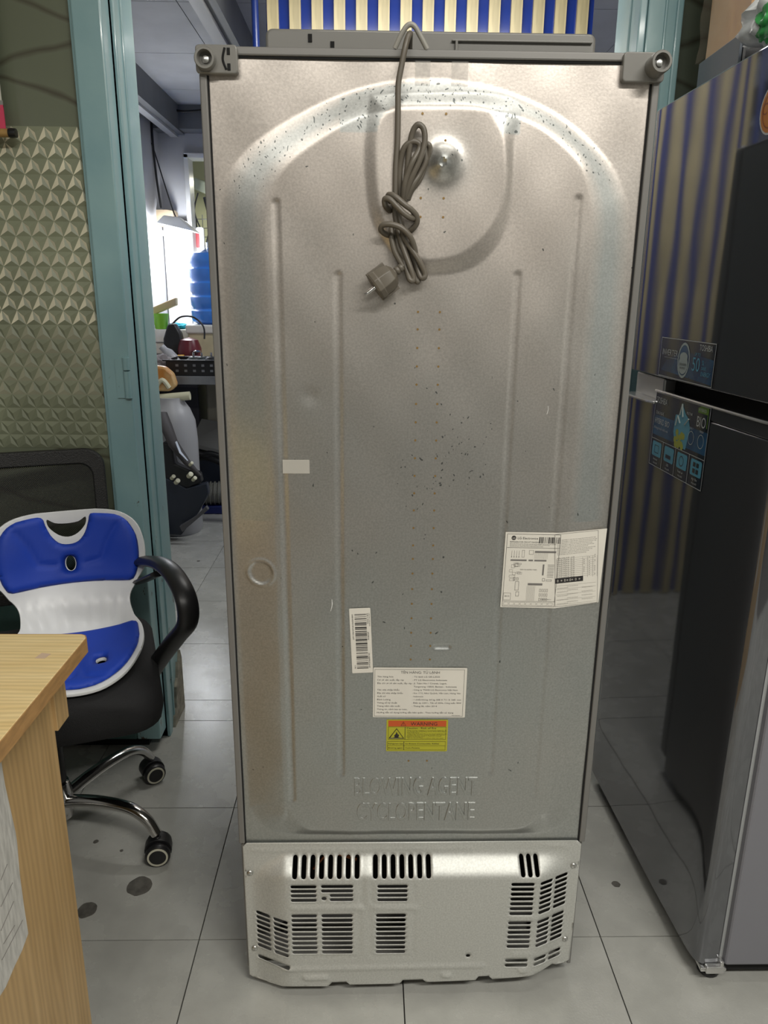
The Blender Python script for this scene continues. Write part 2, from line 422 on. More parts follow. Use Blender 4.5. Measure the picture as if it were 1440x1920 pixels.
pr = thing('glass_partition', 'dark green glass partition behind the grey metallic fridge on the right', 'partition', (1.3, 0.78, 0))
b = MB(); b.box(-0.70, 0.7, -0.006, 0.006, 0.58, 2.3); b.build('glass_pane', M_glassR, pr)
b = MB(); b.box(-0.70, 0.7, 0.0, 0.02, 0.03, 0.56); b.build('lower_panel', M_tealshade, pr)
b = MB(); b.box(-0.776, -0.705, -0.03, 0.03, 0.03, 2.32); b.box(-0.74, -0.733, -0.034, 0.02, 0.03, 2.32); b.box(-0.715, -0.700, -0.036, 0.02, 0.03, 2.32); b.build('stile', M_teal, pr, bevel=0.004)

# doorway jambs (thick teal steel linings)
def peeled():
    m = mat('peeled_concrete', (0.27, 0.25, 0.2), 0.9, var=0.35, vscale=30, bump=0.6, bscale=60); return m
b = MB(); b.box(-0.745, -0.655, 0.812, 0.975, 0.0, 2.32); b.box(-0.70, -0.650, 0.812, 0.840, 0.0, 2.32); b.box(-0.70, -0.651, 0.872, 0.880, 0.0, 2.32)
j1 = struct('door_1', b, M_teal, bevel=0.003)
b = MB()
P = [(0.86, 0), (0.978, 0), (0.978, 0.17), (0.965, 0.20), (0.95, 0.16), (0.935, 0.175), (0.92, 0.13), (0.90, 0.11), (0.885, 0.05), (0.87, 0.03)]
b.prism(P, basis((-0.66, 0, 0), (0, 1, 0), (0, 0, 1)), 0.0125); b.build('peeled_patch', peeled(), j1)
b = MB(); b.box(0.508, 0.60, 0.812, 0.93, 0.0, 2.32); b.box(0.503, 0.55, 0.812, 0.84, 0.0, 2.32); b.box(0.506, 0.523, 0.752, 0.812, 0.0, 2.32)
struct('door_2', b, M_teal, bevel=0.003)

# inner room shell
b = MB(); b.box(-1.46, -1.41, 0.98, 4.2, 0, 2.35); struct('wall_inner_left', b, M_wall)
b = MB(); b.box(2.2, 2.25, 0.98, 4.2, 0, 2.35); struct('wall_inner_right', b, M_wall)
b = MB(); b.box(-1.41, -1.255, 4.1, 4.2, 0, 2.35); b.box(-1.255, -0.75, 4.1, 4.2, 2.08, 2.35); b.box(-0.75, 2.2, 4.1, 4.2, 0, 2.35)
struct('wall_inner_back', b, M_wall)
b = MB(); b.box(-1.255, -1.225, 4.07, 4.2, 0, 2.08); b.box(-1.255, -0.75, 4.07, 4.2, 2.055, 2.085); b.box(-0.78, -0.75, 4.07, 4.2, 0, 2.08)
struct('door_3', b, M_white, bevel=0.004)
b = MB(); b.box(-2.0, 0.2, 5.3, 5.35, 0, 2.6); struct('wall_niche_back', b, mat('niche_paint', (0.62, 0.63, 0.45), 0.8))
b = MB(); b.box(-2.0, -1.95, 4.2, 5.3, 0, 2.6); b.box(0.15, 0.2, 4.2, 5.3, 0, 2.6); b.box(-2.0, 0.2, 4.2, 5.35, 2.5, 2.55); struct('wall_niche_sides', b, mat('niche_side_paint', (0.45, 0.46, 0.44), 0.8))
cl = MB(); cl.box(-1.46, 2.25, 0.96, 4.2, 2.345, 2.36); ceil2 = struct('ceiling_inner', cl, mat('ceiling_gap', (0.05, 0.05, 0.05), 0.9))
for i in range(6):
    for j in range(5):
        x0 = -1.46+i*0.62; y0 = 0.97+j*0.66
        q = MB(); q.box(x0+0.002, x0+0.618, y0+0.002, y0+0.658, 2.333, 2.345); q.build('panel', M_ceil, ceil2)
for k, bx in enumerate((-1.30, -0.66, 1.3)):
    q = MB(); q.box(bx, bx+0.055, 0.98, 4.1, 2.19, 2.333); o = struct('trim_%d' % (k+1), q, M_beam)
    q = MB(); q.box(bx-0.03, bx+0.015, 0.98, 4.1, 2.175, 2.19); q.build('flange', M_beamlight, o)
q = MB(); q.box(-1.41, 2.2, 3.96, 4.1, 2.20, 2.333); struct('trim_4', q, M_beam)

# ================================================================== SLAT SCREEN behind the fridge
M_wood = mat('pale_slat_wood', (0.46, 0.39, 0.22), 0.45, var=0.22, vscale=9, stretch=(8, 8, 0.5), rnd=0.06)
sc = thing('slat_screen', 'screen of pale wooden slats on glossy blue board behind the big fridge', 'screen', (0.128, 1.88, 0))
b = MB(); b.box(-0.57, 0.57, 0.0, 0.02, 0.01, 2.30); b.build('backing_board', M_blue_slat, sc)
sm = MB(); sm.box(-0.0195, 0.0195, -0.016, 0.0, 0.005, 2.30); bmesh.ops.recalc_face_normals(sm.bm, faces=sm.bm.faces)
me = bpy.data.meshes.new('slat'); sm.bm.to_mesh(me); sm.bm.free(); me.materials.append(M_wood)
for i in range(15):
    link_mesh('slat', me, None, sc, loc=(-0.546+i*0.0768, 0, 0))
b = MB(); b.tube([(-0.478, 1.86, 0.0), (-0.478, 1.86, 2.33)], 0.0125, 16)
tag(b.build('blue_post', mat('blue_post_paint', (0.015, 0.04, 0.22), 0.3), smooth=40), 'slim glossy blue pole standing left of the wooden slat screen', 'pole')

# ================================================================== BIG REFRIGERATOR, seen from the back
fr = thing('refrigerator', 'big silver fridge with its galvanised metal back turned to the viewer', 'refrigerator', (0, 0, 0))
M_galv = mat('galvanised_back', (0.36, 0.345, 0.315), 0.38, metal=0.92)
def galv(m, warm, cool, dirt=True):
    N, L, b_ = nodes(m)
    tc = N.new('ShaderNodeTexCoord')
    n = N.new('ShaderNodeTexNoise'); n.inputs['Scale'].default_value = 330; n.inputs['Detail'].default_value = 2
    n2 = N.new('ShaderNodeTexNoise'); n2.inputs['Scale'].default_value = 2.6; n2.inputs['Detail'].default_value = 4
    L.new(tc.outputs['Object'], n.inputs['Vector']); L.new(tc.outputs['Object'], n2.inputs['Vector'])
    sx = N.new('ShaderNodeSeparateXYZ'); L.new(tc.outputs['Object'], sx.inputs[0])
    mr = N.new('ShaderNodeMapRange'); mr.inputs[1].default_value = 0.75; mr.inputs[2].default_value = 1.45; L.new(sx.outputs[2], mr.inputs[0])
    a = N.new('ShaderNodeMath'); a.operation = 'MULTIPLY_ADD'; L.new(n2.outputs[0], a.inputs[0]); a.inputs[1].default_value = 1.3; a.inputs[2].default_value = -0.55
    a2 = N.new('ShaderNodeMath'); a2.operation = 'ADD'; a2.use_clamp = True; L.new(a.outputs[0], a2.inputs[0]); L.new(mr.outputs[0], a2.inputs[1])
    last = a2.outputs[0]
    if dirt:
        at_ = N.new('ShaderNodeAttribute'); at_.attribute_name = 'clean_sheen'
        s = N.new('ShaderNodeMath'); s.operation = 'SUBTRACT'; s.use_clamp = True; L.new(last, s.inputs[0]); L.new(at_.outputs['Fac'], s.inputs[1]); last = s.outputs[0]
    mx = N.new('ShaderNodeMix'); mx.data_type = 'RGBA'; L.new(last, mx.inputs[0]); mx.inputs[6].default_value = (*cool, 1); mx.inputs[7].default_value = (*warm, 1)
    mr2 = N.new('ShaderNodeMapRange'); L.new(n.outputs[0], mr2.inputs[0]); mr2.inputs[1].default_value = 0.3; mr2.inputs[2].default_value = 0.7
    mr2.inputs[3].default_value = 0.90; mr2.inputs[4].default_value = 1.10
    h = N.new('ShaderNodeHueSaturation'); L.new(mx.outputs[2], h.inputs['Color']); L.new(mr2.outputs[0], h.inputs['Value'])
    src = h.outputs[0]
    if dirt:
        # small dark dashes of scraped coating
        vo = N.new('ShaderNodeTexVoronoi'); vo.feature = 'F1'; vo.inputs['Scale'].default_value = 210
        nn = N.new('ShaderNodeTexNoise'); nn.inputs['Scale'].default_value = 35; L.new(tc.outputs['Object'], nn.inputs['Vector'])
        mm = N.new('ShaderNodeMix'); mm.data_type = 'RGBA'; mm.inputs[0].default_value = 0.03; L.new(tc.outputs['Object'], mm.inputs[6]); L.new(nn.outputs['Color'], mm.inputs[7])
        mp = N.new('ShaderNodeMapping'); mp.inputs['Scale'].default_value = (1, 0.3, 0.75); mp.inputs['Rotation'].default_value = (0, 0.6, 0)
        L.new(mm.outputs[2], mp.inputs[0]); L.new(mp.outputs[0], vo.inputs['Vector'])
        lt = N.new('ShaderNodeMath'); lt.operation = 'LESS_THAN'; L.new(vo.outputs['Distance'], lt.inputs[0]); lt.inputs[1].default_value = 0.235
        sc_ = N.new('ShaderNodeSeparateColor'); L.new(vo.outputs['Color'], sc_.inputs[0])
        sp = N.new('ShaderNodeAttribute'); sp.attribute_name = 'speck'
        lt2 = N.new('ShaderNodeMath'); lt2.operation = 'LESS_THAN'; L.new(sc_.outputs[0], lt2.inputs[0]); L.new(sp.outputs['Fac'], lt2.inputs[1])
        mu = N.new('ShaderNodeMath'); mu.operation = 'MULTIPLY'; L.new(lt.outputs[0], mu.inputs[0]); L.new(lt2.outputs[0], mu.inputs[1])
        m2 = N.new('ShaderNodeMath'); m2.operation = 'MULTIPLY'; L.new(mu.outputs[0], m2.inputs[0]); m2.inputs[1].default_value = 0.8
        mk = N.new('ShaderNodeMix'); mk.data_type = 'RGBA'; L.new(m2.outputs[0], mk.inputs[0]); L.new(src, mk.inputs[6]); mk.inputs[7].default_value = (0.07, 0.08, 0.08, 1)
        src = mk.outputs[2]
    L.new(src, b_.inputs['Base Color'])
    mr3 = N.new('ShaderNodeMapRange'); L.new(n2.outputs[0], mr3.inputs[0]); mr3.inputs[3].default_value = b_.inputs['Roughness'].default_value-0.07; mr3.inputs[4].default_value = b_.inputs['Roughness'].default_value+0.07
    L.new(mr3.outputs[0], b_.inputs['Roughness'])
    bp = N.new('ShaderNodeBump'); bp.inputs['Strength'].default_value = 0.06; bp.inputs['Distance'].default_value = 0.001
    L.new(n.outputs[0], bp.inputs['Height']); L.new(bp.outputs[0], b_.inputs['Normal'])
galv(M_galv, (0.56, 0.51, 0.465), (0.445, 0.465, 0.455))
M_cover = mat('cover_sheet', (0.6, 0.6, 0.57), 0.52, metal=0.55); galv(M_cover, (0.60, 0.605, 0.57), (0.56, 0.565, 0.535), dirt=False)
M_shell = mat('shell_grey', (0.19, 0.185, 0.175), 0.35, metal=0.3)
M_capgrey = mat('cap_plastic', (0.17, 0.165, 0.15), 0.32, coat=0.2)
M_cable = mat('cable_grey', (0.115, 0.10, 0.078), 0.42)

# --- height field of the back panel (x across, z up, height toward the viewer)
def poly_dist(P, X, Z):
    P = np.array(P); D = np.full(X.shape, 1e9); inside = np.zeros(X.shape, bool); n = len(P)
    for i in range(n):
        a, c = P[i], P[(i+1) % n]; e = c-a; t = np.clip(((X-a[0])*e[0]+(Z-a[1])*e[1])/max(e@e, 1e-12), 0, 1)
        D = np.minimum(D, np.hypot(X-a[0]-t*e[0], Z-a[1]-t*e[1]))
        cond = ((a[1] > Z) != (c[1] > Z)); xx = np.where(cond, (c[0]-a[0])*(Z-a[1])/(c[1]-a[1]+1e-12)+a[0], 0); inside ^= (cond & (X < xx))
    return D, inside
def blend(Pout, Pin, X, Z):
    do, io = poly_dist(Pout, X, Z); di, ii = poly_dist(Pin, X, Z)
    t = np.where(ii, 1.0, np.where(io, do/(do+di+1e-9), 0.0)); return t*t*(3-2*t)*0.25 + t*0.75
def sm2(P, n=6):
    Q = spline([Vector((p[0], p[1], 0)) for p in P]+[Vector((P[0][0], P[0][1], 0))], n); return [(q.x, q.y) for q in Q[:-1]]
ARC_OUT = [(-0.284, 1.20), (-0.284, 1.33), (-0.272, 1.385), (-0.252, 1.413), (-0.218, 1.439), (-0.146, 1.476), (-0.076, 1.499), (0.0, 1.507), (0.076, 1.499), (0.140, 1.480), (0.184, 1.459), (0.237, 1.419), (0.264, 1.382), (0.280, 1.33), (0.284, 1.20), (0.284, 0.45), (0.278, 0.375), (0.250, 0.334), (0.194, 0.325), (0, 0.325), (-0.194, 0.325), (-0.250, 0.334), (-0.278, 0.375), (-0.284, 0.45)]
ARC_IN = [(-0.222, 1.20), (-0.222, 1.32), (-0.212, 1.365), (-0.190, 1.398), (-0.147, 1.430), (-0.095, 1.457), (-0.044, 1.466), (0.0, 1.468), (0.060, 1.468), (0.11, 1.462), (0.154, 1.444), (0.200, 1.408), (0.218, 1.370), (0.226, 1.32), (0.226, 1.20), (0.228, 0.45), (0.222, 0.39), (0.196, 0.35), (0.15, 0.342), (0, 0.342), (-0.15, 0.342), (-0.190, 0.35), (-0.218, 0.39), (-0.222, 0.45)]
PAD_IN = [(-0.044, 1.471), (0.060, 1.471), (0.086, 1.453), (0.099, 1.424), (0.101, 1.363), (0.085, 1.322), (0.052, 1.292), (0.018, 1.281), (-0.015, 1.283), (-0.045, 1.306), (-0.064, 1.341), (-0.070, 1.382), (-0.070, 1.428), (-0.063, 1.455)]
PAD_OUT = [(-0.080, 1.487), (0.106, 1.487), (0.113, 1.43), (0.114, 1.357), (0.100, 1.306), (0.068, 1.273), (0.023, 1.261), (-0.022, 1.266), (-0.056, 1.296), (-0.078, 1.334), (-0.086, 1.381), (-0.088, 1.434)]
H1, H2 = 0.0110, 0.0065
def seg_d(X, Z, a, c):
    ex, ez = c[0]-a[0], c[1]-a[1]; t = np.clip(((X-a[0])*ex+(Z-a[1])*ez)/(ex*ex+ez*ez), 0, 1)
    return np.hypot(X-a[0]-t*ex, Z-a[1]-t*ez)
def panel_h(X, Z):
    h = H1*blend(sm2(ARC_OUT), sm2(ARC_IN), X, Z) + H2*blend(sm2(PAD_OUT), sm2(PAD_IN), X, Z)
    for a, c in (((-0.2075, 1.351), (-0.2075, 0.405)), ((-0.124, 1.258), (-0.124, 0.455)), ((0.1275, 1.26), (0.1275, 0.458)), ((0.205, 1.36), (0.205, 0.412))):
        d = seg_d(X, Z, a, c); h -= 0.0016*np.clip((0.0062-d)/0.0035, 0, 1)
    d = np.hypot(X-0.018, Z-1.403); h += 0.019*np.exp(-(d/0.0165)**2)
    d = np.hypot(X-0.016, Z-1.401); h -= 0.004*(d < 0.0042)
    d = np.hypot(X+0.2475, Z-0.815); h += 0.0018*np.exp(-((d-0.021)/0.0022)**2) - 0.0012*(d < 0.017)
    d = seg_d(X, Z, (0.029, 0.690), (0.049, 0.690)); h -= 0.0028*np.clip((0.0042-d)/0.002, 0, 1)
    h += 0.0012*np.exp(-((X-0.0)/0.0015)**2)*0
    h += 0.0006*np.sin(X*23+Z*9)*np.sin(Z*17+1) + 0.0004*np.sin(X*61+1.3)*np.sin(Z*41)
    d = np.hypot((X+0.165), (Z-1.09)); h -= 0.0012*np.exp(-(d/0.012)**2)
    return h
xs = np.linspace(-0.2935, 0.2935, 236); zs = np.linspace(0.305, 1.5305, 480)
X, Z = np.meshgrid(xs, zs); H = panel_h(X, Z)
V = np.stack([X, -H-0.001, Z], -1).reshape(-1, 3); nx, nz = len(xs), len(zs)
I = (np.arange(nz-1)[:, None]*nx + np.arange(nx-1)[None, :]).reshape(-1)
Fc = np.stack([I, I+1, I+nx+1, I+nx], -1)
me = bpy.data.meshes.new('back_panel'); me.from_pydata(V.tolist(), [], Fc.tolist())
def attr(name, A):
    a = me.attributes.new(name, 'FLOAT', 'POINT'); a.data.foreach_set('value', A.reshape(-1).astype(np.float32))
t1 = blend(sm2(ARC_OUT), sm2(ARC_IN), X, Z); band = np.clip(1-np.abs(t1-0.5)*2, 0, 1)
band = np.maximum(band, ((t1 > 0.1) & (Z > 1.44) & (np.abs(X) < 0.12) & (blend(sm2(PAD_OUT), sm2(PAD_IN), X, Z) < 0.9))*0.8)
nzv = 0.5+0.5*np.sin(X*37+2)*np.sin(Z*29+X*11)
speck = 0.95*np.clip(band*1.6, 0, 1)*np.clip((Z-1.36)/0.05, 0, 1)
speck += 0.60*np.exp(-(((X-0.035)/0.055)**2+((Z-0.99)/0.10)**2))*nzv*1.2 + 0.06*(Z > 0.4)*nzv*0.2
speck += 0.25*np.exp(-(((X-0.018)/0.02)**2+((Z-1.41)/0.012)**2))
attr('speck', speck); attr('clean_sheen', np.clip(band*1.3, 0, 1)*0.8*(Z > 0.9) + 0.9*np.exp(-(np.hypot(X-0.018, Z-1.403)/0.03)**2))  # slope bands and knob: less dust, with the bluish reflected light put into colour
back = link_mesh('back_panel', me, M_galv, fr, smooth=60)
# embossed words
E_ = MB(); Ymb = -H1-0.0009
text(E_, 'BLOWING AGENT', XZ(-0.102, Ymb, 0.413), 0.036, 0.209, extrude=0.0007, bevel=0.0010)
text(E_, 'CYCLOPENTANE', XZ(-0.098, Ymb, 0.363), 0.036, 0.203, extrude=0.0007, bevel=0.0010)
E_.build('embossed_words', M_galv, back, fix=False)
# pin holes with brass colour
ph_ = MB()
for k, z in enumerate([1.462, 1.43, 1.359, 1.335, 1.21, 1.186, 1.16, 1.134, 1.108, 1.08, 1.053, 1.026, 0.999, 0.972, 0.945, 0.918, 0.89, 0.862, 0.84, 0.816, 0.79, 0.765, 0.74, 0.715, 0.692, 0.668, 0.48]):
    for sgn in (-1, 1):
        if k == 1 and sgn < 0: continue
        x = 0.0045+sgn*0.0155; yy = -float(panel_h(np.array([x]), np.array([z]))[0])-0.0016
        disc(ph_, XZ(x, yy, z), 0, 0, 0.0017, seg=8)
tag(ph_.build('pin_holes', mat('pin_brass', (0.30, 0.19, 0.07), 0.4, metal=0.5), back), kind='stuff')
for x0, z0, x1, z1 in ((-0.139, 0.752, -0.137, 0.772), (-0.137, 0.772, -0.1375, 0.757), (0.182, 1.066, 0.183, 1.078), (0.001, 0.61, 0.002, 0.615)):
    m_ = MB(); m_.tube([(x0, -H1-0.0015, z0), ((x0+x1)/2+0.001, -H1-0.0015, (z0+z1)/2), (x1, -H1-0.0015, z1)], 0.0004, 5); m_.build('scratch', M_white, back)
m_ = MB(); rect(m_, XZ(-0.208, -H1-0.0024, 0.975), 0.0, 0.040, 0.0, 0.021)
m_.build('sticker_residue', mat('residue', (0.52, 0.50, 0.45), 0.55, alpha=0.75), back, fix=False)
for x0, w in ((-0.02, 0.020), (0.028, 0.022)):
    m_ = MB(); rect(m_, XZ(x0-0.001, -0.0035, 1.498), 0.0, w, 0.0, 0.030); m_.build('clear_tape', mat('clear_tape', (0.6, 0.59, 0.56), 0.15, alpha=0.25), back, fix=False)

# shell, trims
s_ = MB()
s_.box(-0.301, -0.2940, 0.0, 0.585, 0.035, 1.536); s_.box(0.2940, 0.301, 0.0, 0.585, 0.035, 1.536)
s_.box(-0.301, 0.301, 0.0, 0.585, 1.5315, 1.538); s_.box(-0.294, 0.294, 0.05, 0.575, 0.32, 1.531)
s_.box(-0.294, 0.294, 0.01, 0.575, 0.312, 0.322); s_.box(-0.294, 0.294, 0.40, 0.575, 0.035, 0.322); s_.box(-0.294, 0.294, 0.02, 0.575, 0.035, 0.045)
shell = s_.build('cabinet_shell', M_shell, fr, bevel=0.0015)
s_ = MB()
s_.box(-0.3035, -0.2935, -0.006, 0.006, 0.31, 1.53); s_.box(0.2935, 0.3035, -0.006, 0.006, 0.31, 1.53); s_.box(-0.30, 0.30, -0.006, 0.012, 1.530, 1.5405)
s_.build('edge_trim', M_shell, fr, bevel=0.002, segs=3)
s_ = MB()
s_.box(-0.2935, -0.2915, -0.0035, 0.0, 0.31, 1.53); s_.box(0.2915, 0.2935, -0.0035, 0.0, 0.31, 1.53); s_.box(-0.29, 0.29, -0.0035, 0.0, 1.5275, 1.530)
s_.build('seam', M_blackgap, fr)
# door on the far side
s_ = MB(); s_.box(-0.30, 0.30, 0.592, 0.640, 0.06, 1.545); s_.build('door', M_shell, fr, bevel=0.01, segs=3)
for sx_ in (-0.24, 0.24):
    s_ = MB(); s_.lathe([(0.02, 0), (0.02, 0.03), (0.008, 0.03), (0.008, 0.06)], Matrix.Translation((sx_, 0.07, 0))); s_.build('foot', M_black, fr, smooth=40)
    s_ = MB(); s_.lathe([(0.02, 0), (0.02, 0.03), (0.008, 0.03), (0.008, 0.06)], Matrix.Translation((sx_, 0.55, 0))); s_.build('foot', M_black, fr, smooth=40)
# raised plastic cover on top
s_ = MB(); s_.prism(rrect(-0.228, 0.241, 1.538, 1.592, 0.010, 5), basis((0, 0.33, 0), (1, 0, 0), (0, 0, 1)), 0.235)
tc_ = s_.build('top_cover', M_capgrey, fr, smooth=50, bevel=0.004, segs=3)
for px in (581, 623):
    p = at(px, 70 if px == 581 else 84, y=0.0915); s_ = MB(); s_.box(p.x-0.0028, p.x+0.0028, 0.0935, 0.0955, p.z-0.0050, p.z+0.0050, Matrix.Identity(4)); s_.build('slot', M_blackgap, tc_)
s_ = MB(); s_.box(0.035, 0.235, 0.090, 0.0948, 1.578, 1.5805); s_.box(0.04, 0.044, 0.090, 0.0948, 1.545, 1.580); s_.build('lip', M_capgrey, tc_, bevel=0.001)
# corner spacers
def spacer(x0, x1, z0, z1, cx, cz, ln, slot):
    s_ = MB(); s_.prism(rrect(x0, x1, z0, z1, 0.005, 4), basis((0, 0.02, 0), (1, 0, 0), (0, 0, 1)), 0.032)
    o = s_.build('corner_spacer', M_capgrey, fr, smooth=40, bevel=0.0018, segs=3)
    s_ = MB(); s_.lathe([(0.0135, 0.0), (0.0135, ln-0.002), (0.0125, ln), (0.0098, ln), (0.0090, ln-0.010), (0.0, ln-0.010)], basis((cx, -0.012, cz), (1, 0, 0), (0, 0, 1)), 28)
    s_.build('bumper', M_capgrey, o, smooth=40)
    s_ = MB(); s_.lathe([(0.0045, 0), (0.0045, 0.003), (0.002, 0.004), (0, 0.004)], basis((cx, -0.012-ln+0.011, cz), (1, 0, 0), (0, 0, 1)), 12); s_.build('screw', M_screw, o, smooth=40)
    if slot:
        s_ = MB(); s_.tube(spline([(x1-0.016, -0.0122, z1-0.004), (x1-0.019, -0.0122, (z0+z1)/2), (x1-0.015, -0.0122, z0+0.005)]), 0.0016, 6); s_.box(x1-0.0135, x1-0.0095, -0.0128, -0.0118, z0+0.004, z0+0.012); s_.box(x1-0.0135, x1-0.0095, -0.0128, -0.0118, z1-0.012, z1-0.004)
        s_.build('hook_slot', M_blackgap, o)
spacer(-0.306, -0.2515, 1.5065, 1.5405, -0.2925, 1.5225, 0.010, True)
spacer(0.2505, 0.3060, 1.5045, 1.5400, 0.2925, 1.5225, 0.026, False)
# cable guide, a small V of plastic over the rim
s_ = MB(); s_.tube(spline([(-0.048, -0.004, 1.541), (-0.040, -0.007, 1.556), (-0.032, -0.009, 1.566), (-0.024, -0.009, 1.566), (-0.016, -0.007, 1.556), (-0.006, -0.004, 1.541)], 6), [(0.0035, 0.0035)]*31, 8)
s_.build('cable_guide', mat('guide_grey', (0.30, 0.29, 0.26), 0.4), fr, smooth=50)

# power cord: one continuous bundle tied in loose knots
def c8(x, y, d=0.02): return at(640+x/4.235, 160+y/4.235, y=-(0.018+d))
cord = MB(); rc = 0.0039
def strand(P, n=7): cord.tube(spline([p if isinstance(p, Vector) else c8(*p) for p in P], n), rc, 9)
strand([Vector((-0.026, 0.05, 1.549)), Vector((-0.028, 0.01, 1.556)), Vector((-0.029, -0.012, 1.556)), Vector((-0.034, -0.021, 1.543)), Vector((-0.040, -0.022, 1.515)), (452, 0, .004), (450, 200, .004), (445, 450, .004), (432, 650, .004), (428, 860, .004), (425, 1000, .004), (450, 1150, .006), (490, 1290, .008), (545, 1440, .012), (572, 1540, .012), (545, 1545, .014), (520, 1470, .008), (480, 1340, .002), (440, 1200, .0)])
strand([(505, 910, .004), (520, 840, .008), (560, 730, .012), (625, 590, .014), (662, 450, .014), (655, 350, .014), (615, 312, .014), (578, 345, .012), (552, 430, .010), (535, 560, .008), (520, 700, .006), (497, 860, .002)])
strand([(470, 900, .0), (462, 760, .002), (470, 620, .004), (498, 500, .008), (560, 448, .010), (615, 460, .010), (618, 510, .010), (570, 600, .014), (525, 710, .012), (500, 800, .010), (488, 920, .004)])
strand([(530, 905, .0), (560, 830, .002), (625, 740, .003), (668, 620, .003), (700, 520, .006), (695, 475, .008), (665, 480, .006), (668, 600, .006), (625, 700, .006), (570, 790, .008), (520, 900, .004)])
strand([(400, 1010, -.004), (352, 960, .010), (345, 905, .016), (385, 905, .020), (440, 960, .022), (500, 1020, .022), (560, 1055, .018), (590, 1040, .006), (560, 1000, -.004)])
strand([(400, 940, -.004), (372, 885, .008), (385, 868, .014), (430, 885, .020), (500, 945, .022), (560, 990, .020), (598, 1040, .016), (598, 1095, .012), (560, 1145, .006), (510, 1170, -.002)])
strand([(420, 1195, -.006), (360, 1185, .004), (315, 1150, .012), (330, 1110, .018), (400, 1105, .022), (480, 1135, .022), (545, 1200, .020), (578, 1280, .014), (590, 1350, .008)])
strand([(415, 1000, -.006), (400, 1100, -.002), (398, 1200, .004), (420, 1310, .006), (465, 1400, .006), (490, 1440, .006)])
strand([(450, 1000, .004), (480, 1120, .008), (500, 1210, .010), (570, 1320, .012), (620, 1400, .012), (662, 1490, .010), (655, 1528, .010), (625, 1515, .008), (595, 1420, .004), (540, 1290, .0), (500, 1150, -.002)])
strand([(430, 1150, .0), (455, 1290, .002), (530, 1420, .006), (585, 1530, .006), (605, 1560, .006), (612, 1520, .004), (580, 1400, .0), (530, 1270, -.004)])
cordo = cord.build('power_cord', M_cable, fr, smooth=60)
# plug with two pins
A_ = c8(478, 1445, .010); B_ = c8(225, 1635, .014); ax = (B_-A_).normalized()
pm = axis_m(A_, ax)
s_ = MB(); s_.lathe([(0.0045, -0.002), (0.0058, 0.000), (0.0058, 0.003), (0.0046, 0.004), (0.0060, 0.006), (0.0060, 0.009), (0.0048, 0.010), (0.0064, 0.012), (0.0068, 0.014)], pm, 14)
s_.build('strain_relief', M_cable, cordo, smooth=50)
pmh = pm @ Matrix.Rotation(math.radians(22.5), 4, 'Z')
s_ = MB(); s_.lathe([(0.0, 0.012), (0.009, 0.012), (0.0165, 0.017), (0.0195, 0.026), (0.0195, 0.036), (0.0205, 0.037), (0.0205, 0.043), (0.0188, 0.046), (0, 0.046)], pmh, 8)
for k in (-1, 1): s_.box(-0.004, 0.004, 0.017*k-0.004, 0.017*k+0.004, 0.018, 0.046, pm)
s_.build('plug', M_cable, cordo, smooth=25, bevel=0.0012)
for k in (-1, 1):
    s_ = MB(); s_.lathe([(0.0024, 0.04), (0.0024, 0.058), (0.0018, 0.0615), (0, 0.062)], pm @ Matrix.Translation((0.0095*k, 0, 0)), 10); s_.build('pin', M_chrome, cordo, smooth=40)

# --- lower rear cover with real slots
def lin(n, a, d): return [a+i*d for i in range(n)]
SL = []
def hs(x0, x1, z, t=0.0047):
    t += 0.0008; SL.append(stadium(x0, x1, z-t/2, z+t/2, 4))
def vs(x, z0, z1, t=0.0085, lean=0.0):
    SL.append([(p[0]+lean*(p[1]-z0), p[1]) for p in stadium(x-t/2, x+t/2, z0, z1, 4)])
for i in range(8): vs(-0.2055+i*0.01545, 0.258, 0.288)
for i in range(7): vs(-0.0655+i*0.01545, 0.258, 0.288)
for i in range(3): vs(0.1925+i*0.0126, 0.259, 0.288, 0.0078, -0.05)
for z in lin(4, 0.243, -0.0095): hs(-0.213, -0.168, z); hs(-0.062, -0.009, z)
for z in lin(2, 0.2435, -0.0095): hs(-0.160, -0.104, z)
for z in lin(2, 0.2245, -0.0090): hs(-0.145, -0.104, z)
SL.append(stadium(-0.1595, -0.1505, 0.2135, 0.2215, 5))
for z in lin(9, 0.181, -0.0100): hs(-0.213, -0.168, z); hs(-0.160, -0.105, z, 0.0054); hs(-0.064, -0.011, z, 0.0054)
for z in lin(8, 0.166, -0.0104): hs(-0.2790, -0.2525, z, 0.0052); hs(-0.2465, -0.2195, z, 0.0052)
hs(-0.279, -0.218, 0.067, 0.0056)
for z in lin(7, 0.2455, -0.0104): hs(0.172, 0.213, z, 0.0050); hs(0.2235, 0.2475, z, 0.0050); hs(0.2525, 0.2775, z, 0.0050)
for z in lin(6, 0.1625, -0.0104): hs(0.171, 0.212, z, 0.0050); hs(0.2230, 0.2470, z, 0.0050); hs(0.2520, 0.2765, z, 0.0050)
for z in lin(2, 0.079, -0.0110): hs(0.170, 0.211, z, 0.0050); hs(0.2225, 0.2465, z, 0.0050); hs(0.2515, 0.2765, z, 0.0050)
SL.append(stadium(0.0985, 0.1065, 0.0865, 0.0945, 5))
BUL = 0.027
LIPS = [(min(p[0] for p in q)-0.0005, max(p[0] for p in q)+0.0005, min(p[1] for p in q), max(p[1] for p in q)) for q in SL]
LIPS = [q for q in LIPS if q[1]-q[0] > q[3]-q[2] and abs(q[1]-q[0]) > 0.012]
def ramp(v, a, c):
    t = max(0.0, min(1.0, (v-a)/(c-a))); return t*t*(3-2*t)*0.6+t*0.4
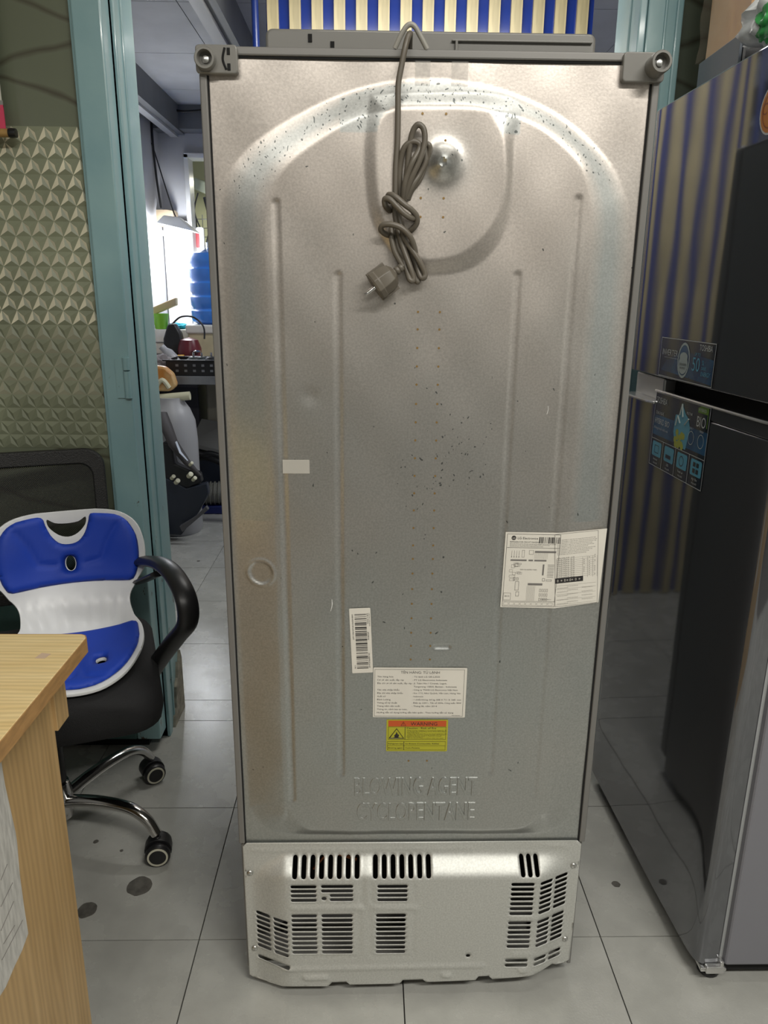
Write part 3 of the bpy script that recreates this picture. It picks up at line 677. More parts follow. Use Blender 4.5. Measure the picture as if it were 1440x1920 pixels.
def bead(x, z, segs, w, h):
    r = 0.0
    for a in segs:
        ex, ez = a[2]-a[0], a[3]-a[1]; t = max(0, min(1, ((x-a[0])*ex+(z-a[1])*ez)/(ex*ex+ez*ez+1e-12)))
        d = math.hypot(x-a[0]-t*ex, z-a[1]-t*ez); r = max(r, math.exp(-(d/w)**2))
    return r*h
def cover_h(x, z):
    L_ = ramp(x, -0.284, -0.219); Rr = 1-ramp(x, 0.219, 0.284)
    topz = 1-ramp(z, 0.259, 0.291)
    if x < -0.2: topz = min(topz, 1-ramp(z+0.55*max(0, -x-0.222), 0.262, 0.291))
    h = BUL*min(L_, 1)*min(Rr, 1)*topz
    h -= bead(x, z, [(-0.088, 0.285, -0.088, 0.205)], 0.0045, 0.0018)                 # short upright bead
    h += bead(x, z, [(-0.21, 0.197, -0.090, 0.197), (-0.066, 0.197, 0.006, 0.197)], 0.0040, 0.0022)
    h -= bead(x, z, [(-0.095, 0.250, -0.095, 0.209), (-0.095, 0.209, -0.21, 0.206), (-0.095, 0.188, -0.095, 0.094), (-0.098, 0.090, -0.20, 0.090), (-0.072, 0.250, -0.072, 0.209), (-0.072, 0.207, 0.0, 0.207),
                     (0.003, 0.245, 0.003, 0.211), (-0.075, 0.188, -0.075, 0.094), (-0.072, 0.090, 0.0, 0.090), (0.003, 0.188, 0.003, 0.094)], 0.0026, 0.0011)
    h += bead(x, z, [(0.005, 0.297, 0.105, 0.299), (-0.28, 0.296, 0.10, 0.299), (0.235, 0.303, 0.270, 0.303)], 0.003, 0.0014)
    h += bead(x, z, [(0.20-0.02, 0.172, 0.225, 0.172), (0.185, 0.093, 0.215, 0.093)], 0.0035, 0.0022)
    h += bead(x, z, [(-0.23, 0.062, 0.13, 0.068)], 0.0045, 0.0030)
    h += bead(x, z, [(-0.19, 0.043, -0.155, 0.044), (0.06, 0.047, 0.068, 0.047), (0.20, 0.056, 0.206, 0.056)], 0.005, 0.0045)
    for b0, b1, c0, c1 in LIPS:
        if b0 < x < b1 and c0-0.0032 < z < c0+0.001: h += 0.0019*max(0, 1-abs(z-c0)/0.0032)
    for cx, cz in ((-0.287, 0.249), (-0.285, 0.083), (0.287, 0.261), (0.284, 0.099)): h -= 0.0012*math.exp(-(math.hypot(x-cx, z-cz)/0.007)**2)
    return h
OUT = [(-0.297, 0.022), (-0.290, 0.016), (-0.262, 0.013), (-0.232, 0.019), (-0.22, 0.023), (-0.150, 0.023), (-0.143, 0.032), (-0.117, 0.033), (-0.110, 0.026), (-0.020, 0.028), (-0.014, 0.036), (0.022, 0.037), (0.028, 0.031), (0.118, 0.034),
       (0.124, 0.043), (0.142, 0.044), (0.149, 0.036), (0.215, 0.042), (0.262, 0.050), (0.270, 0.044), (0.288, 0.044), (0.296, 0.052)] + [(0.2965, 0.10), (0.2975, 0.20), (0.2975, 0.306), (0.290, 0.3135)] + [(0.0, 0.3120), (-0.290, 0.3115), (-0.2975, 0.304), (-0.2975, 0.20), (-0.297, 0.10)]
me = sheet(OUT, SL, lambda u, v: (u, -0.0055-cover_h(u, v), v), 0.0042)
cov = link_mesh('rear_cover', me, M_cover, fr, smooth=55)
sd = cov.modifiers.new('thickness', 'SOLIDIFY'); sd.thickness = 0.0013; sd.offset = 0
for cx, cz in ((-0.287, 0.249), (-0.285, 0.083), (0.287, 0.261), (0.284, 0.099)):
    s_ = MB(); s_.lathe([(0.0055, 0), (0.0052, 0.0016), (0.004, 0.0026), (0.0016, 0.003), (0.0013, 0.0015), (0, 0.0015)], basis((cx, -0.0062, cz), (1, 0, 0), (0, 0, 1)), 16); s_.build('screw', M_screw, cov, smooth=50)
T_ = MB()
for k, (s, w) in enumerate((('WARNING : ELECTRIC SHOCK', 0.075), ('DISCONNECT THE POWER CORD', 0.085), ('BEFORE REMOVING COVER', 0.07), ('DO NOT OPERATE WITHOUT', 0.085), ('THE COVER IN PLACE', 0.06))):
    pass
# compressor space behind the cover
s_ = MB(); s_.lathe([(0, 0), (0.07, 0), (0.085, 0.02), (0.085, 0.10), (0.07, 0.14), (0.03, 0.155), (0, 0.157)], Matrix.Translation((0.11, 0.16, 0.06)), 28); s_.build('compressor', M_black, fr, smooth=50)
M_copper = mat('copper_pipe', (0.55, 0.20, 0.09), 0.28, metal=1.0)
s_ = MB()
s_.tube(spline([(-0.21, 0.05, 0.262), (-0.16, 0.045, 0.268), (-0.12, 0.05, 0.262), (-0.10, 0.045, 0.272), (-0.06, 0.04, 0.276), (-0.03, 0.05, 0.278), (0.0, 0.10, 0.24), (0.06, 0.15, 0.22)]), 0.0045, 10)
s_.tube(spline([(-0.18, 0.06, 0.20), (-0.15, 0.045, 0.25), (-0.12, 0.04, 0.275), (-0.08, 0.05, 0.28), (-0.05, 0.06, 0.24)]), 0.003, 8)
s_.tube(spline([(-0.22, 0.07, 0.24), (-0.14, 0.06, 0.235), (-0.10, 0.06, 0.22)]), 0.004, 8)
s_.build('copper_pipe', M_copper, fr, smooth=60)

# --- stickers on the back
def sticker(name, pts, y, m, print_fn, label=None):
    s_ = MB(); Mx = basis((pts[3][0], y, pts[3][1]), (pts[2][0]-pts[3][0], 0, pts[2][1]-pts[3][1]), (pts[0][0]-pts[3][0], 0, pts[0][1]-pts[3][1]))
    ux = Vector((pts[2][0]-pts[3][0], 0, pts[2][1]-pts[3][1])); uz = Vector((-ux.z, 0, ux.x)); Mx = basis((pts[3][0], y, pts[3][1]), ux, uz)
    w = math.hypot(pts[2][0]-pts[3][0], pts[2][1]-pts[3][1]); h = math.hypot(pts[0][0]-pts[3][0], pts[0][1]-pts[3][1])
    s_.prism(rrect(0, w, 0, h, 0.0015, 3), Mx, 0.0003); o = s_.build(name, m, fr)
    if label: o['label'] = label
    for nm, mm, fn in print_fn:
        q = MB(); fn(q, Mx @ Matrix.Translation((0, 0, 0.0005)), w, h); q.build(nm, mm, o, fix=False)
    return o
YS = -H1-0.0022
def bars(q, M, x0, x1, y0, y1, vertical=True, seed=1, n=40):
    rnd = random.Random(seed); t = 0.0
    ws = [rnd.choice((1, 1, 2, 3)) for _ in range(n*2)]; tot = sum(ws); L_ = (x1-x0) if vertical else (y1-y0)
    for i, w_ in enumerate(ws):
        d = w_/tot*L_
        if i % 2 == 0:
            if vertical: rect(q, M, x0+t, x0+t+d, y0, y1)
            else: rect(q, M, x0, x1, y0+t, y0+t+d)
        t += d
def p1(q, M, w, h):
    bars(q, M, 0.008, 0.0265, 0.008, h-0.009, False, 5, 38)
    R = M @ Matrix.Translation((0.0, 0, 0)) 
    def vt(x, y, s, size, width): text(q, s, M @ Matrix.Translation((x, y, 0)) @ Matrix.Rotation(-math.pi/2, 4, 'Z'), size, width)
    vt(0.0035, h-0.010, '548NREP0Y0F2ZK9BC1697', 0.0024, 0.044); vt(0.0272, h-0.009, 'GR-L352S', 0.0026, 0.018); vt(0.0272, h-0.041, 'APZPEVN', 0.0026, 0.014)
    vt(0.0272, h-0.078, 'S/N 408MRGP2A109', 0.0026, 0.026); vt(0.0305, h-0.009, '(1P) GR-L352S.BVN', 0.0017, 0.022); vt(0.0045, 0.014, 'C06', 0.002, 0.006)
sticker('barcode_sticker', [(-0.1080, 0.757), (-0.0745, 0.7585), (-0.0715, 0.6455), (-0.1050, 0.6440)], YS, M_paper, [('barcode_print', M_ink, p1)], 'narrow upright white barcode sticker')
def p2(q, M, w, h):
    text(q, 'TÊN HÀNG: TỦ LẠNH', M @ Matrix.Translation((w*0.50, h-0.0105, 0)), 0.0046, 0.063, 'CENTER')
    rows = [('Tên hàng hóa', ': Tủ lạnh LG GR-L352S', .026, .044), ('Cơ sở sản xuất, lắp ráp', ': PT LG Electronics Indonesia', .043, .056), ('Địa chỉ cơ sở sản xuất, lắp ráp', ': Jl. Tabri No.1 Cirarab, Legok,', .056, .056),
            ('', 'Tangerang 15820, Banten - Indonesia', 0, .070), ('Tên nhà nhập khẩu', ': Công ty TNHH LG Electronics Việt Nam', .036, .074), ('Địa chỉ nhà nhập khẩu', ': Km 17.5, Như Quỳnh, Văn Lâm, Hưng Yên', .042, .079),
            ('Xuất xứ', ': Indonesia', .014, .018), ('Định Lượng', ': 1 chiếc/thùng; 64 kg; 608 X 711 X 1681 mm', .022, .080), ('Thông số kỹ thuật', ': Điện áp 220V~, Tần số 50Hz, Công suất: 90W', .033, .081),
            ('Tháng năm sản xuất', ': Tháng 06, năm 2014', .038, .041), ('Thông tin, cảnh báo an toàn,', '', .050, 0), ('Hướng dẫn sử dụng,hướng dẫn bảo quản : Theo hướng dẫn sử dụng', '', .126, 0)]
    for k, (a, c, wa, wc) in enumerate(rows):
        y = h-0.0175-k*0.00595
        if a: text(q, a, M @ Matrix.Translation((0.0065, y, 0)), 0.0028, wa)
        if c: text(q, c, M @ Matrix.Translation((0.064 if c[0] == ':' else 0.066, y, 0)), 0.0028, wc)
    frame2d(q, M, 0.0022, w-0.004, 0.002, h-0.003, 0.00045)
    text(q, 'MEZ63843001', M @ Matrix.Translation((w-0.022, 0.0032, 0)), 0.0013, 0.014)
sticker('import_sticker', [(-0.0700, 0.6545), (0.0810, 0.6540), (0.0805, 0.5630), (-0.0715, 0.5640)], YS-0.0003, M_paper, [('print', M_ink, p2)], 'white import sticker with a Vietnamese heading')
M_yel = mat('sticker_yellow', (0.40, 0.38, 0.025), 0.4); M_org = mat('sticker_orange', (0.50, 0.085, 0.018), 0.4)
def p3o(q, M, w, h): rect(q, M, 0.003, w-0.003, h-0.0125, h-0.0015)
def p3(q, M, w, h):
    M2 = M @ Matrix.Translation((0, 0, 0.0002))
    text(q, 'WARNING', M2 @ Matrix.Translation((0.062, h-0.0105, 0)), 0.0066, 0.044, 'CENTER')
    text(q, '!', M2 @ Matrix.Translation((0.0275, h-0.0098, 0)), 0.0045)
    for a in ((0.0235, h-0.0108), (0.0325, h-0.0108)): pass
    q.tube([M2 @ Vector(p) for p in ((0.0240, h-0.0108, 0), (0.0280, h-0.0035, 0), (0.0320, h-0.0108, 0), (0.0240, h-0.0108, 0))], 0.0003, 4)
    frame2d(q, M2, 0.003, 0.031, h-0.037, h-0.013, 0.0004); frame2d(q, M2, 0.031, w-0.003, h-0.037, h-0.013, 0.0004)
    frame2d(q, M2, 0.002, 0.0295, 0.0025, 0.019, 0.0004); frame2d(q, M2, 0.0295, w-0.003, 0.0025, 0.019, 0.0004); rect(q, M2, 0.002, w-0.003, 0.0107, 0.0111)
    q.tube([M2 @ Vector(p) for p in ((0.0050, h-0.0345, 0), (0.0170, h-0.0165, 0), (0.0290, h-0.0345, 0), (0.0050, h-0.0345, 0))], 0.0008, 4)
    fl_ = [(0, -.5), (.28, -.42), (.42, -.1), (.3, .2), (.2, .05), (.12, .35), (-.05, .6), (-.08, .25), (-.25, .1), (-.4, -.15), (-.28, -.42)]
    q._f([q.bm.verts.new(M2 @ Vector((0.017+a*0.010, h-0.0285+c*0.010, 0))) for a, c in fl_]); rect(q, M2, 0.012, 0.022, h-0.0335, h-0.0328)
    text(q, 'Caution : Risk of fire', M2 @ Matrix.Translation((0.0335, h-0.0170, 0)), 0.0031, 0.049)
    ln = ['When moving, installing or servicing the appliance, do', 'not damage the refrigerating circuit. When discarding it,', 'drill hole first.', '- Keep away from open fire or any source of ignition and', '  ventilate the room for several minutes. Do not use', '  electrical devices inside it. Read the manual', '  before servicing it.', '- Do not use any means to defrost other than these']
    for k, s in enumerate(ln): text(q, s, M2 @ Matrix.Translation((0.0340, h-0.0205-k*0.00205, 0)), 0.0014, min(0.066, 0.00122*len(s)))
    text(q, 'Refrigerant type', M2 @ Matrix.Translation((0.0035, 0.0135, 0)), 0.0024, 0.025); text(q, 'Blowing agent', M2 @ Matrix.Translation((0.0035, 0.0055, 0)), 0.0024, 0.024)
    text(q, 'Iso-Butane (Combustible, R600a)', M2 @ Matrix.Translation((0.0320, 0.0135, 0)), 0.0024, 0.056); text(q, 'Cyclo-Pentane', M2 @ Matrix.Translation((0.0320, 0.0055, 0)), 0.0024, 0.024)
sticker('warning_sticker', [(-0.0475, 0.5590), (0.0545, 0.5580), (0.0530, 0.4990), (-0.0490, 0.4995)], YS, M_yel, [('orange_band', M_org, p3o), ('print', M_ink, p3)], 'yellow warning sticker with an orange heading band')
# creased circuit diagram sheet, folded over the sloping rim
FX = 0.2155
def fold(P, lift=0.0):
    x, z = P
    if x <= FX: return Vector((x, YS-lift, z))
    t = (x-FX); return Vector((x, YS-lift+t*0.095, z))
def foldM(left, off=0.0006):
    if left: o = Vector((0.1295, YS-off, 0.7600)); return basis(o, (1, 0, -0.018), (0.018, 0, 1))
    o = Vector((FX, YS-off, 0.7585)); return basis(o, (1, 0.095, 0.075), (-0.075, -0.0071, 1))
s_ = MB()
for z_, quad_ in ((0, 0),):
    A1 = [fold((0.1310, 0.8845)), fold((FX, 0.8835)), fold((FX, 0.7580)), fold((0.1290, 0.7600))]
    A2 = [fold((FX, 0.8835)), fold((0.2895, 0.8885)), fold((0.2865, 0.7655)), fold((FX, 0.7580))]
    for Q in (A1, A2):
        s_.hexa([q for q in Q]+[q+Vector((0, -0.0003, 0)) for q in Q])
dg = s_.build('circuit_sheet', M_paper, fr); dg['label'] = 'white circuit diagram sheet with a fold down its middle'
q = MB(); M = foldM(True); w, h = 0.0855, 0.1240
frame2d(q, M, 0.002, w-0.0005, 0.002, h-0.002, 0.0005); rect(q, M, 0.003, w-0.001, h-0.0245, h-0.0240); rect(q, M, 0.002, w-0.001, 0.0105, 0.0109)
disc(q, M, 0.0125, h-0.0085, 0.0036, seg=20)
text(q, 'LG Electronics', M @ Matrix.Translation((0.0185, h-0.0105, 0)), 0.0038, 0.0315)
text(q, 'REFRIGERATOR CIRCUIT DIAGRAM', M @ Matrix.Translation((0.007, h-0.0160, 0)), 0.0022, 0.046)
bars(q, M, 0.052, 0.085, h-0.0165, h-0.0065, True, 9, 18)
rnd = random.Random(3)
for k in range(3): text(q, 'All circuits shown are for reference only and may be changed without notice for product', M @ Matrix.Translation((0.007, h-0.0185-k*0.002, 0)), 0.0013, (0.072, 0.062, 0.052)[k])
q.build('print', M_ink, dg, fix=False)
q = MB()
for k in range(4): rect(q, M, 0.011+k*0.0038, 0.0114+k*0.0038, h-0.040, h-0.029); disc(q, M, 0.0112+k*0.0038, h-0.0395, 0.0008, seg=6)
frame2d(q, M, 0.027, 0.031, h-0.040, h-0.028, 0.0004); rect(q, M, 0.010, 0.035, h-0.0460, h-0.0435); rect(q, M, 0.038, 0.045, h-0.0460, h-0.0435); rect(q, M, 0.047, 0.066, h-0.0460, h-0.0435)
frame2d(q, M, 0.038, 0.045, h-0.035, h-0.028, 0.0004); rect(q, M, 0.047, 0.080, h-0.0320, h-0.0290)
for k in range(12): rect(q, M, 0.047+k*0.0018, 0.0472+k*0.0018, h-0.042, h-0.032)
rect(q, M, 0.061, 0.0635, h-0.069, h-0.051)
for k in range(9): rect(q, M, 0.069, 0.079, h-0.072+k*0.0025, h-0.0714+k*0.0025)
for k in range(14):
    x = 0.005+rnd.random()*0.018; y = h-0.080+rnd.random()*0.028; frame2d(q, M, x, x+0.003+rnd.random()*0.006, y, y+0.002+rnd.random()*0.004, 0.0003)
text(q, 'MAIN PCB ASSEMBLY-MAIN', M @ Matrix.Translation((0.026, h-0.061, 0)), 0.0018, 0.026)
rect(q, M, 0.040, 0.063, h-0.086, h-0.0825)
for k in range(10): rect(q, M, 0.039+k*0.0014, 0.0392+k*0.0014, h-0.112, h-0.087)
for i in range(3):
    for j in range(4): frame2d(q, M, 0.059+j*0.0036, 0.0615+j*0.0036, h-0.112+i*0.0075, h-0.107+i*0.0075, 0.0004)
for k in range(9): frame2d(q, M, 0.004+k*0.0088, 0.0115+k*0.0088, 0.004, 0.009, 0.0003)
frame2d(q, M, 0.003, 0.0145, 0.0125, 0.0245, 0.0004); text(q, 'EB-02', M @ Matrix.Translation((0.005, 0.018, 0)), 0.0024)
text(q, 'MEZ64040211', M @ Matrix.Translation((0.063, 0.0135, 0)), 0.0018, 0.016)
for x0, y0, x1, y1 in ((0.02, h-0.095, 0.026, h-0.080), (0.022, h-0.105, 0.027, h-0.097), (0.062, h-0.079, 0.066, h-0.074), (0.068, h-0.079, 0.077, h-0.076)): frame2d(q, M, x0, x1, y0, y1, 0.0005)
M = foldM(False); w = 0.072
frame2d(q, M, 0.0005, w-0.002, 0.002, h-0.001, 0.0005)
for k in range(10): text(q, 'Do not disassemble or repair the unit, contact the service centre for help', M @ Matrix.Translation((0.0045, h-0.012-k*0.0026, 0)), 0.0014, rnd.uniform(0.045, 0.064))
for k in range(11):
    y = h-0.042-k*0.0032
    rect(q, M, 0.003, 0.066, y, y+0.0002)
    for x in (0.004, 0.011, 0.018, 0.0265): text(q, 'abc defg', M @ Matrix.Translation((x, y+0.0006, 0)), 0.0016, 0.0055)
    for x in (0.0475, 0.056, 0.065): 
        if rnd.random() < 0.75: disc(q, M, x, y+0.0016, 0.0007, seg=6)
for x in (0.003, 0.0105, 0.0175, 0.026, 0.045, 0.053, 0.0615, 0.0685): rect(q, M, x, x+0.00025, h-0.077, h-0.042)
for k in range(14): text(q, 'Check the plug, the lamp and the fan motor', M @ Matrix.Translation(((0.004, 0.020, 0.044)[k % 3], 0.006+k*0.0022, 0)), 0.0013, 0.018)
for y in (0.006, 0.014, 0.023, 0.032, 0.038): rect(q, M, 0.002, 0.067, y-0.001, y-0.0008)
q.build('diagram_print', M_inkgrey, dg, fix=False)
q = MB(); rect(q, M, 0.001, 0.046, 0.0415, 0.0500, 0.0001); q.build('black_strip', M_ink, dg, fix=False)
q = MB()
for k, x in enumerate((0.005, 0.011, 0.0165, 0.0205, 0.025, 0.0285, 0.034, 0.040)):
    (disc(q, M, x, 0.0457, 0.0012, seg=8, z=0.0003, inner=0.6) if k % 2 else frame2d(q, M, x-0.0010, x+0.0010, 0.0438, 0.0475, 0.0004, 0.0003))
q.build('strip_symbols', M_paper, dg, fix=False)
q = MB(); d_ = M_ink; Ml = foldM(True, 0.0008)
text(q, 'LG', Ml @ Matrix.Translation((0.0125, h-0.0100, 0)), 0.0028, 0.0042, 'CENTER'); q.build('logo', M_paper, dg, fix=False)
# ================================================================== GREY METALLIC REFRIGERATOR on the right
tf = thing('refrigerator', 'dark metallic two-door fridge at the right, its glossy doors reflecting the slats', 'refrigerator', (0.53, 0.30, 0))
M_dark = mat('dark_steel_door', (0.20, 0.205, 0.22), 0.06, metal=0.86)
def brushed(m):
    N, L, b_ = nodes(m); tc = N.new('ShaderNodeTexCoord'); n = N.new('ShaderNodeTexNoise'); n.inputs['Scale'].default_value = 3.2; n.inputs['Detail'].default_value = 1
    mp = N.new('ShaderNodeMapping'); mp.inputs['Scale'].default_value = (1, 2.2, 0.9); L.new(tc.outputs['Object'], mp.inputs[0]); L.new(mp.outputs[0], n.inputs['Vector'])
    bp = N.new('ShaderNodeBump'); bp.inputs['Strength'].default_value = 0.2; bp.inputs['Distance'].default_value = 0.003
    L.new(n.outputs[0], bp.inputs['Height']); L.new(bp.outputs[0], b_.inputs['Normal'])
brushed(M_dark)
M_side = mat('cabinet_side_grey', (0.21, 0.21, 0.235), 0.35, metal=0.25)
M_silver = mat('silver_handle', (0.62, 0.62, 0.61), 0.25, metal=0.9)
M_gasket = mat('door_gasket', (0.33, 0.34, 0.34), 0.5)
def door_prof(y0, y1):
    # plan outline (x, y) local to (0.53, 0.30): front toward -x, slightly crowned
    f = [(0.045, -0.310), (0.018, -0.310), (0.008, -0.305), (0.002, -0.295), (-0.002, -0.270), (-0.006, -0.20), (-0.011, -0.10), (-0.014, 0.0), (-0.017, 0.10), (-0.020, 0.20), (-0.022, 0.27), (-0.021, 0.288), (-0.015, 0.297), (0.0, 0.300), (0.045, 0.300)]
    return spline_xy(f)
def spline_xy(f):
    Q = spline([Vector((a, c, 0)) for a, c in f], 3); return [(q.x, q.y) for q in Q]
def fx(y):
    """door front x at depth y (world)"""
    ys = [-.31, -.295, -.27, -.20, -.10, 0, .10, .20, .27, .298, .32]; xv = [.045, .002, -.002, -.006, -.011, -.014, -.017, -.020, -.022, -.015, 0.0]
    return 0.53+float(np.interp(y-0.30, ys, xv))
UP = Matrix.Identity(4)
s_ = MB(); s_.prism(door_prof(0, 0), Matrix.Translation((0, 0, 1.078)), 0.524); dz = s_.build('freezer_door', M_dark, tf, smooth=35, bevel=0.003)
P = door_prof(0, 0)
s_ = MB(); s_.prism(P, Matrix.Translation((0, 0, 0.040)), 0.985); dl = s_.build('fridge_door', M_dark, tf, smooth=35, bevel=0.003)
Pn = [p for p in P if p[1] < 0.135]; i0 = min(range(len(P)), key=lambda i: abs(P[i][1]-0.135) if P[i][0] < 0.03 else 9)
s_ = MB(); s_.prism([(0.045, 0.135)]+Pn if Pn[0][0] > 0.04 and False else Pn+[(0.045, 0.135)], Matrix.Translation((0, 0, 1.025)), 0.025)
s_.build('door_top', M_dark, dl, smooth=35, bevel=0.002)
s_ = MB(); s_.tube([(p[0]-0.001, p[1], 1.0505) for p in P if p[1] < 0.135 and p[0] < 0.02], 0.0026, 6); s_.build('edge_trim', M_silver, dl, smooth=50)
# recessed grip with its projecting lip
s_ = MB()
s_.box(-0.004, 0.045, 0.135, 0.299, 1.026, 1.074)
s_.build('grip_recess', mat('grip_silver', (0.55, 0.55, 0.54), 0.32, metal=0.7), dl, bevel=0.004)
s_ = MB(); s_.prism([(0.002, 0.135), (-0.024, 0.130), (-0.030, 0.16), (-0.034, 0.22), (-0.036, 0.28), (-0.032, 0.300), (0.002, 0.300)], Matrix.Translation((0, 0, 1.022)), 0.006)
s_.build('grip_lip', M_silver, dl, bevel=0.002)
s_ = MB(); s_.box(0.052, 0.62, -0.318, 0.300, 0.045, 1.600); s_.build('cabinet', M_side, tf, bevel=0.006, segs=3)
for z0, z1 in ((0.045, 1.022), (1.082, 1.598)):
    s_ = MB(); s_.box(0.044, 0.0535, -0.306, 0.297, z0, z1); s_.build('gasket', M_gasket, tf, bevel=0.001)
s_ = MB(); s_.box(0.020, 0.05, -0.300, 0.295, 1.044, 1.080); s_.build('dark_gap', M_blackgap, tf)
s_ = MB(); s_.box(0.02, 0.60, -0.30, 0.295, 0.018, 0.045); s_.build('dark_gap', M_blackgap, tf)
s_ = MB(); s_.box(0.010, 0.058, -0.3165, -0.285, 0.030, 0.038); s_.box(0.018, 0.052, -0.3215, -0.310, 0.030, 0.045); s_.box(0.043, 0.050, -0.320, -0.300, 0.038, 0.056); s_.build('hinge_bracket', M_silver, tf, bevel=0.002)
for x, y in ((0.040, -0.285), (0.040, 0.29), (0.58, -0.28), (0.58, 0.29)):
    s_ = MB(); s_.lathe([(0.016, 0), (0.020, 0.004), (0.020, 0.010), (0.012, 0.012), (0.012, 0.03), (0, 0.03)], Matrix.Translation((x, y, 0)), 18); s_.build('foot', M_black, tf, smooth=40)

# stickers wrap the crowned door: built on a local (y, z) grid
def door_sticker(name, y0, y1, z0, z1, layers, m, skew=0.0, label=None):
    """y0 > y1: left edge of the print is the far side"""
    def Mloc(): pass
    n = 8
    def pt(u, v, off):  # u 0..w along -y
        y = y0-u; x = fx(y)-0.0007-off
        return Vector((x-0.53, y-0.30, z0+v+skew*u))
    w, h = y0-y1, z1-z0
    def warp(mb):
        for v in mb.bm.verts: v.co = pt(v.co.x, v.co.y, v.co.z)
    s_ = MB()
    for i in range(n): s_.quad((w*i/n, 0, 0), (w*(i+1)/n, 0, 0), (w*(i+1)/n, h, 0), (w*i/n, h, 0))
    warp(s_); o = s_.build(name, m, tf, fix=False)
    if label: o['label'] = label
    for nm, mm, fn, off in layers:
        q = MB(); fn(q, Matrix.Identity(4), w, h)
        for v in q.bm.verts: v.co.z += off
        warp(q); q.build(nm, mm, o, fix=False)
    return o
M_sdark = mat('sticker_dark_blue', (0.012, 0.020, 0.032), 0.10, coat=0.6); M_sblue = mat('sticker_blue', (0.015, 0.11, 0.24), 0.2, coat=0.5, col2=(0.01, 0.035, 0.09), vscale=14)
M_scyan = mat('sticker_cyan', (0.10, 0.36, 0.50), 0.25, coat=0.4); M_spale = mat('sticker_pale', (0.40, 0.47, 0.46), 0.3); M_swhite = mat('sticker_white', (0.52, 0.54, 0.53), 0.3)
M_sgreen = mat('sticker_green', (0.13, 0.25, 0.03), 0.3); M_sgrape = mat('sticker_grape', (0.40, 0.43, 0.07), 0.3)
I4 = lambda x, y: Matrix.Translation((x, y, 0))
def a_band(q, M, w, h):
    q._f([q.bm.verts.new(p) for p in ((0.005*0+0.01, 0.012, 0), (w-0.004, 0.004, 0), (w-0.004, h*0.62, 0), (w*0.62, h*0.70, 0), (w*0.42, h*0.72, 0), (0.03, h*0.42, 0))])
def a_circ(q, M, w, h): disc(q, M, w*0.47, h*0.50, 0.026, 0.033, inner=0.86); disc(q, M, w*0.47, h*0.40, 0.020, 0.018, z=0.0002); disc(q, M, w*0.47, h*0.58, 0.017, 0.009, z=0.0003)
def a_bluecirc(q, M, w, h): disc(q, M, w*0.47, h*0.50, 0.0225, 0.029)
def a_txt(q, M, w, h):
    text(q, 'INVERTER', I4(0.010, h*0.56), 0.012, 0.072); rect(q, M, 0.02, 0.085, h*0.50, h*0.507); text(q, 'TOSHIBA', I4(w-0.062, h*0.80), 0.011, 0.050)
    frame2d(q, M, 0, w, 0, h, 0.0014)
def a_cy(q, M, w, h):
    text(q, '50', I4(w*0.635, h*0.30), 0.026, 0.030); text(q, '%', I4(w*0.80, h*0.47), 0.009); text(q, 'UP TO', I4(w*0.66, h*0.66), 0.006); text(q, 'SAVE', I4(w*0.80, h*0.36), 0.006); text(q, 'ENERGY', I4(w*0.80, h*0.22), 0.008, 0.036)
def a_ct(q, M, w, h): text(q, 'ORIGIN INVERTER', I4(w*0.47, h*0.37), 0.005, 0.030, 'CENTER'); text(q, 'HIGH EFFICIENCY', I4(w*0.47, h*0.29), 0.004, 0.024, 'CENTER')
door_sticker('inverter_sticker', 0.432, 0.200, 1.0815, 1.1575, [('blue_band', M_sblue, a_band, 0.0002), ('badge_disc', M_sblue, a_bluecirc, 0.0004), ('badge_ring', M_spale, a_circ, 0.0006), ('print', M_swhite, a_txt, 0.0007), ('cyan_print', M_scyan, a_cy, 0.0006), ('badge_print', M_ink, a_ct, 0.0012)], M_sdark, label='dark blue sticker reading INVERTER on the freezer door')
HB = 0.150
def b_sky(q, M, w, h): rect(q, M, 0.002, w-0.002, 0.064, h-0.045); rect(q, M, w*0.68, w-0.004, 0.07, 0.10)
def b_jug(q, M, w, h):
    q._f([q.bm.verts.new(p) for p in ((w*0.46, 0.060, 0), (w*0.66, 0.060, 0), (w*0.70, 0.10, 0), (w*0.66, 0.118, 0), (w*0.60, 0.125, 0), (w*0.52, 0.142, 0), (w*0.49, 0.120, 0), (w*0.42, 0.118, 0), (w*0.41, 0.085, 0))])
def b_grape(q, M, w, h):
    rnd = random.Random(4)
    for k in range(16): disc(q, M, w*0.53+rnd.uniform(-0.020, 0.020), 0.074+rnd.uniform(-0.014, 0.014), 0.0065, seg=10, z=0.0001*k/16)
def b_leaf(q, M, w, h): q._f([q.bm.verts.new(p) for p in ((w*0.80, 0.112, 0), (w*0.97, 0.112, 0), (w*0.97, 0.152, 0), (w*0.86, 0.150, 0), (w*0.80, 0.144, 0))])
def b_bio(q, M, w, h): rect(q, M, w*0.79, w*0.96, 0.106, 0.136)
def b_ice(q, M, w, h):
    for a in ((0.44, .098, .47, .118), (.47, .118, .52, .105), (.66, .118, .60, .105), (.50, .12, .53, .142), (.53, .142, .56, .118)):
        q.tube([(w*a[0], a[1], 0), (w*a[2], a[3], 0)], 0.0016, 4)
    for k, x in enumerate((0.735, 0.90)): disc(q, M, w*x, 0.086, 0.012, 0.013, inner=0.9)
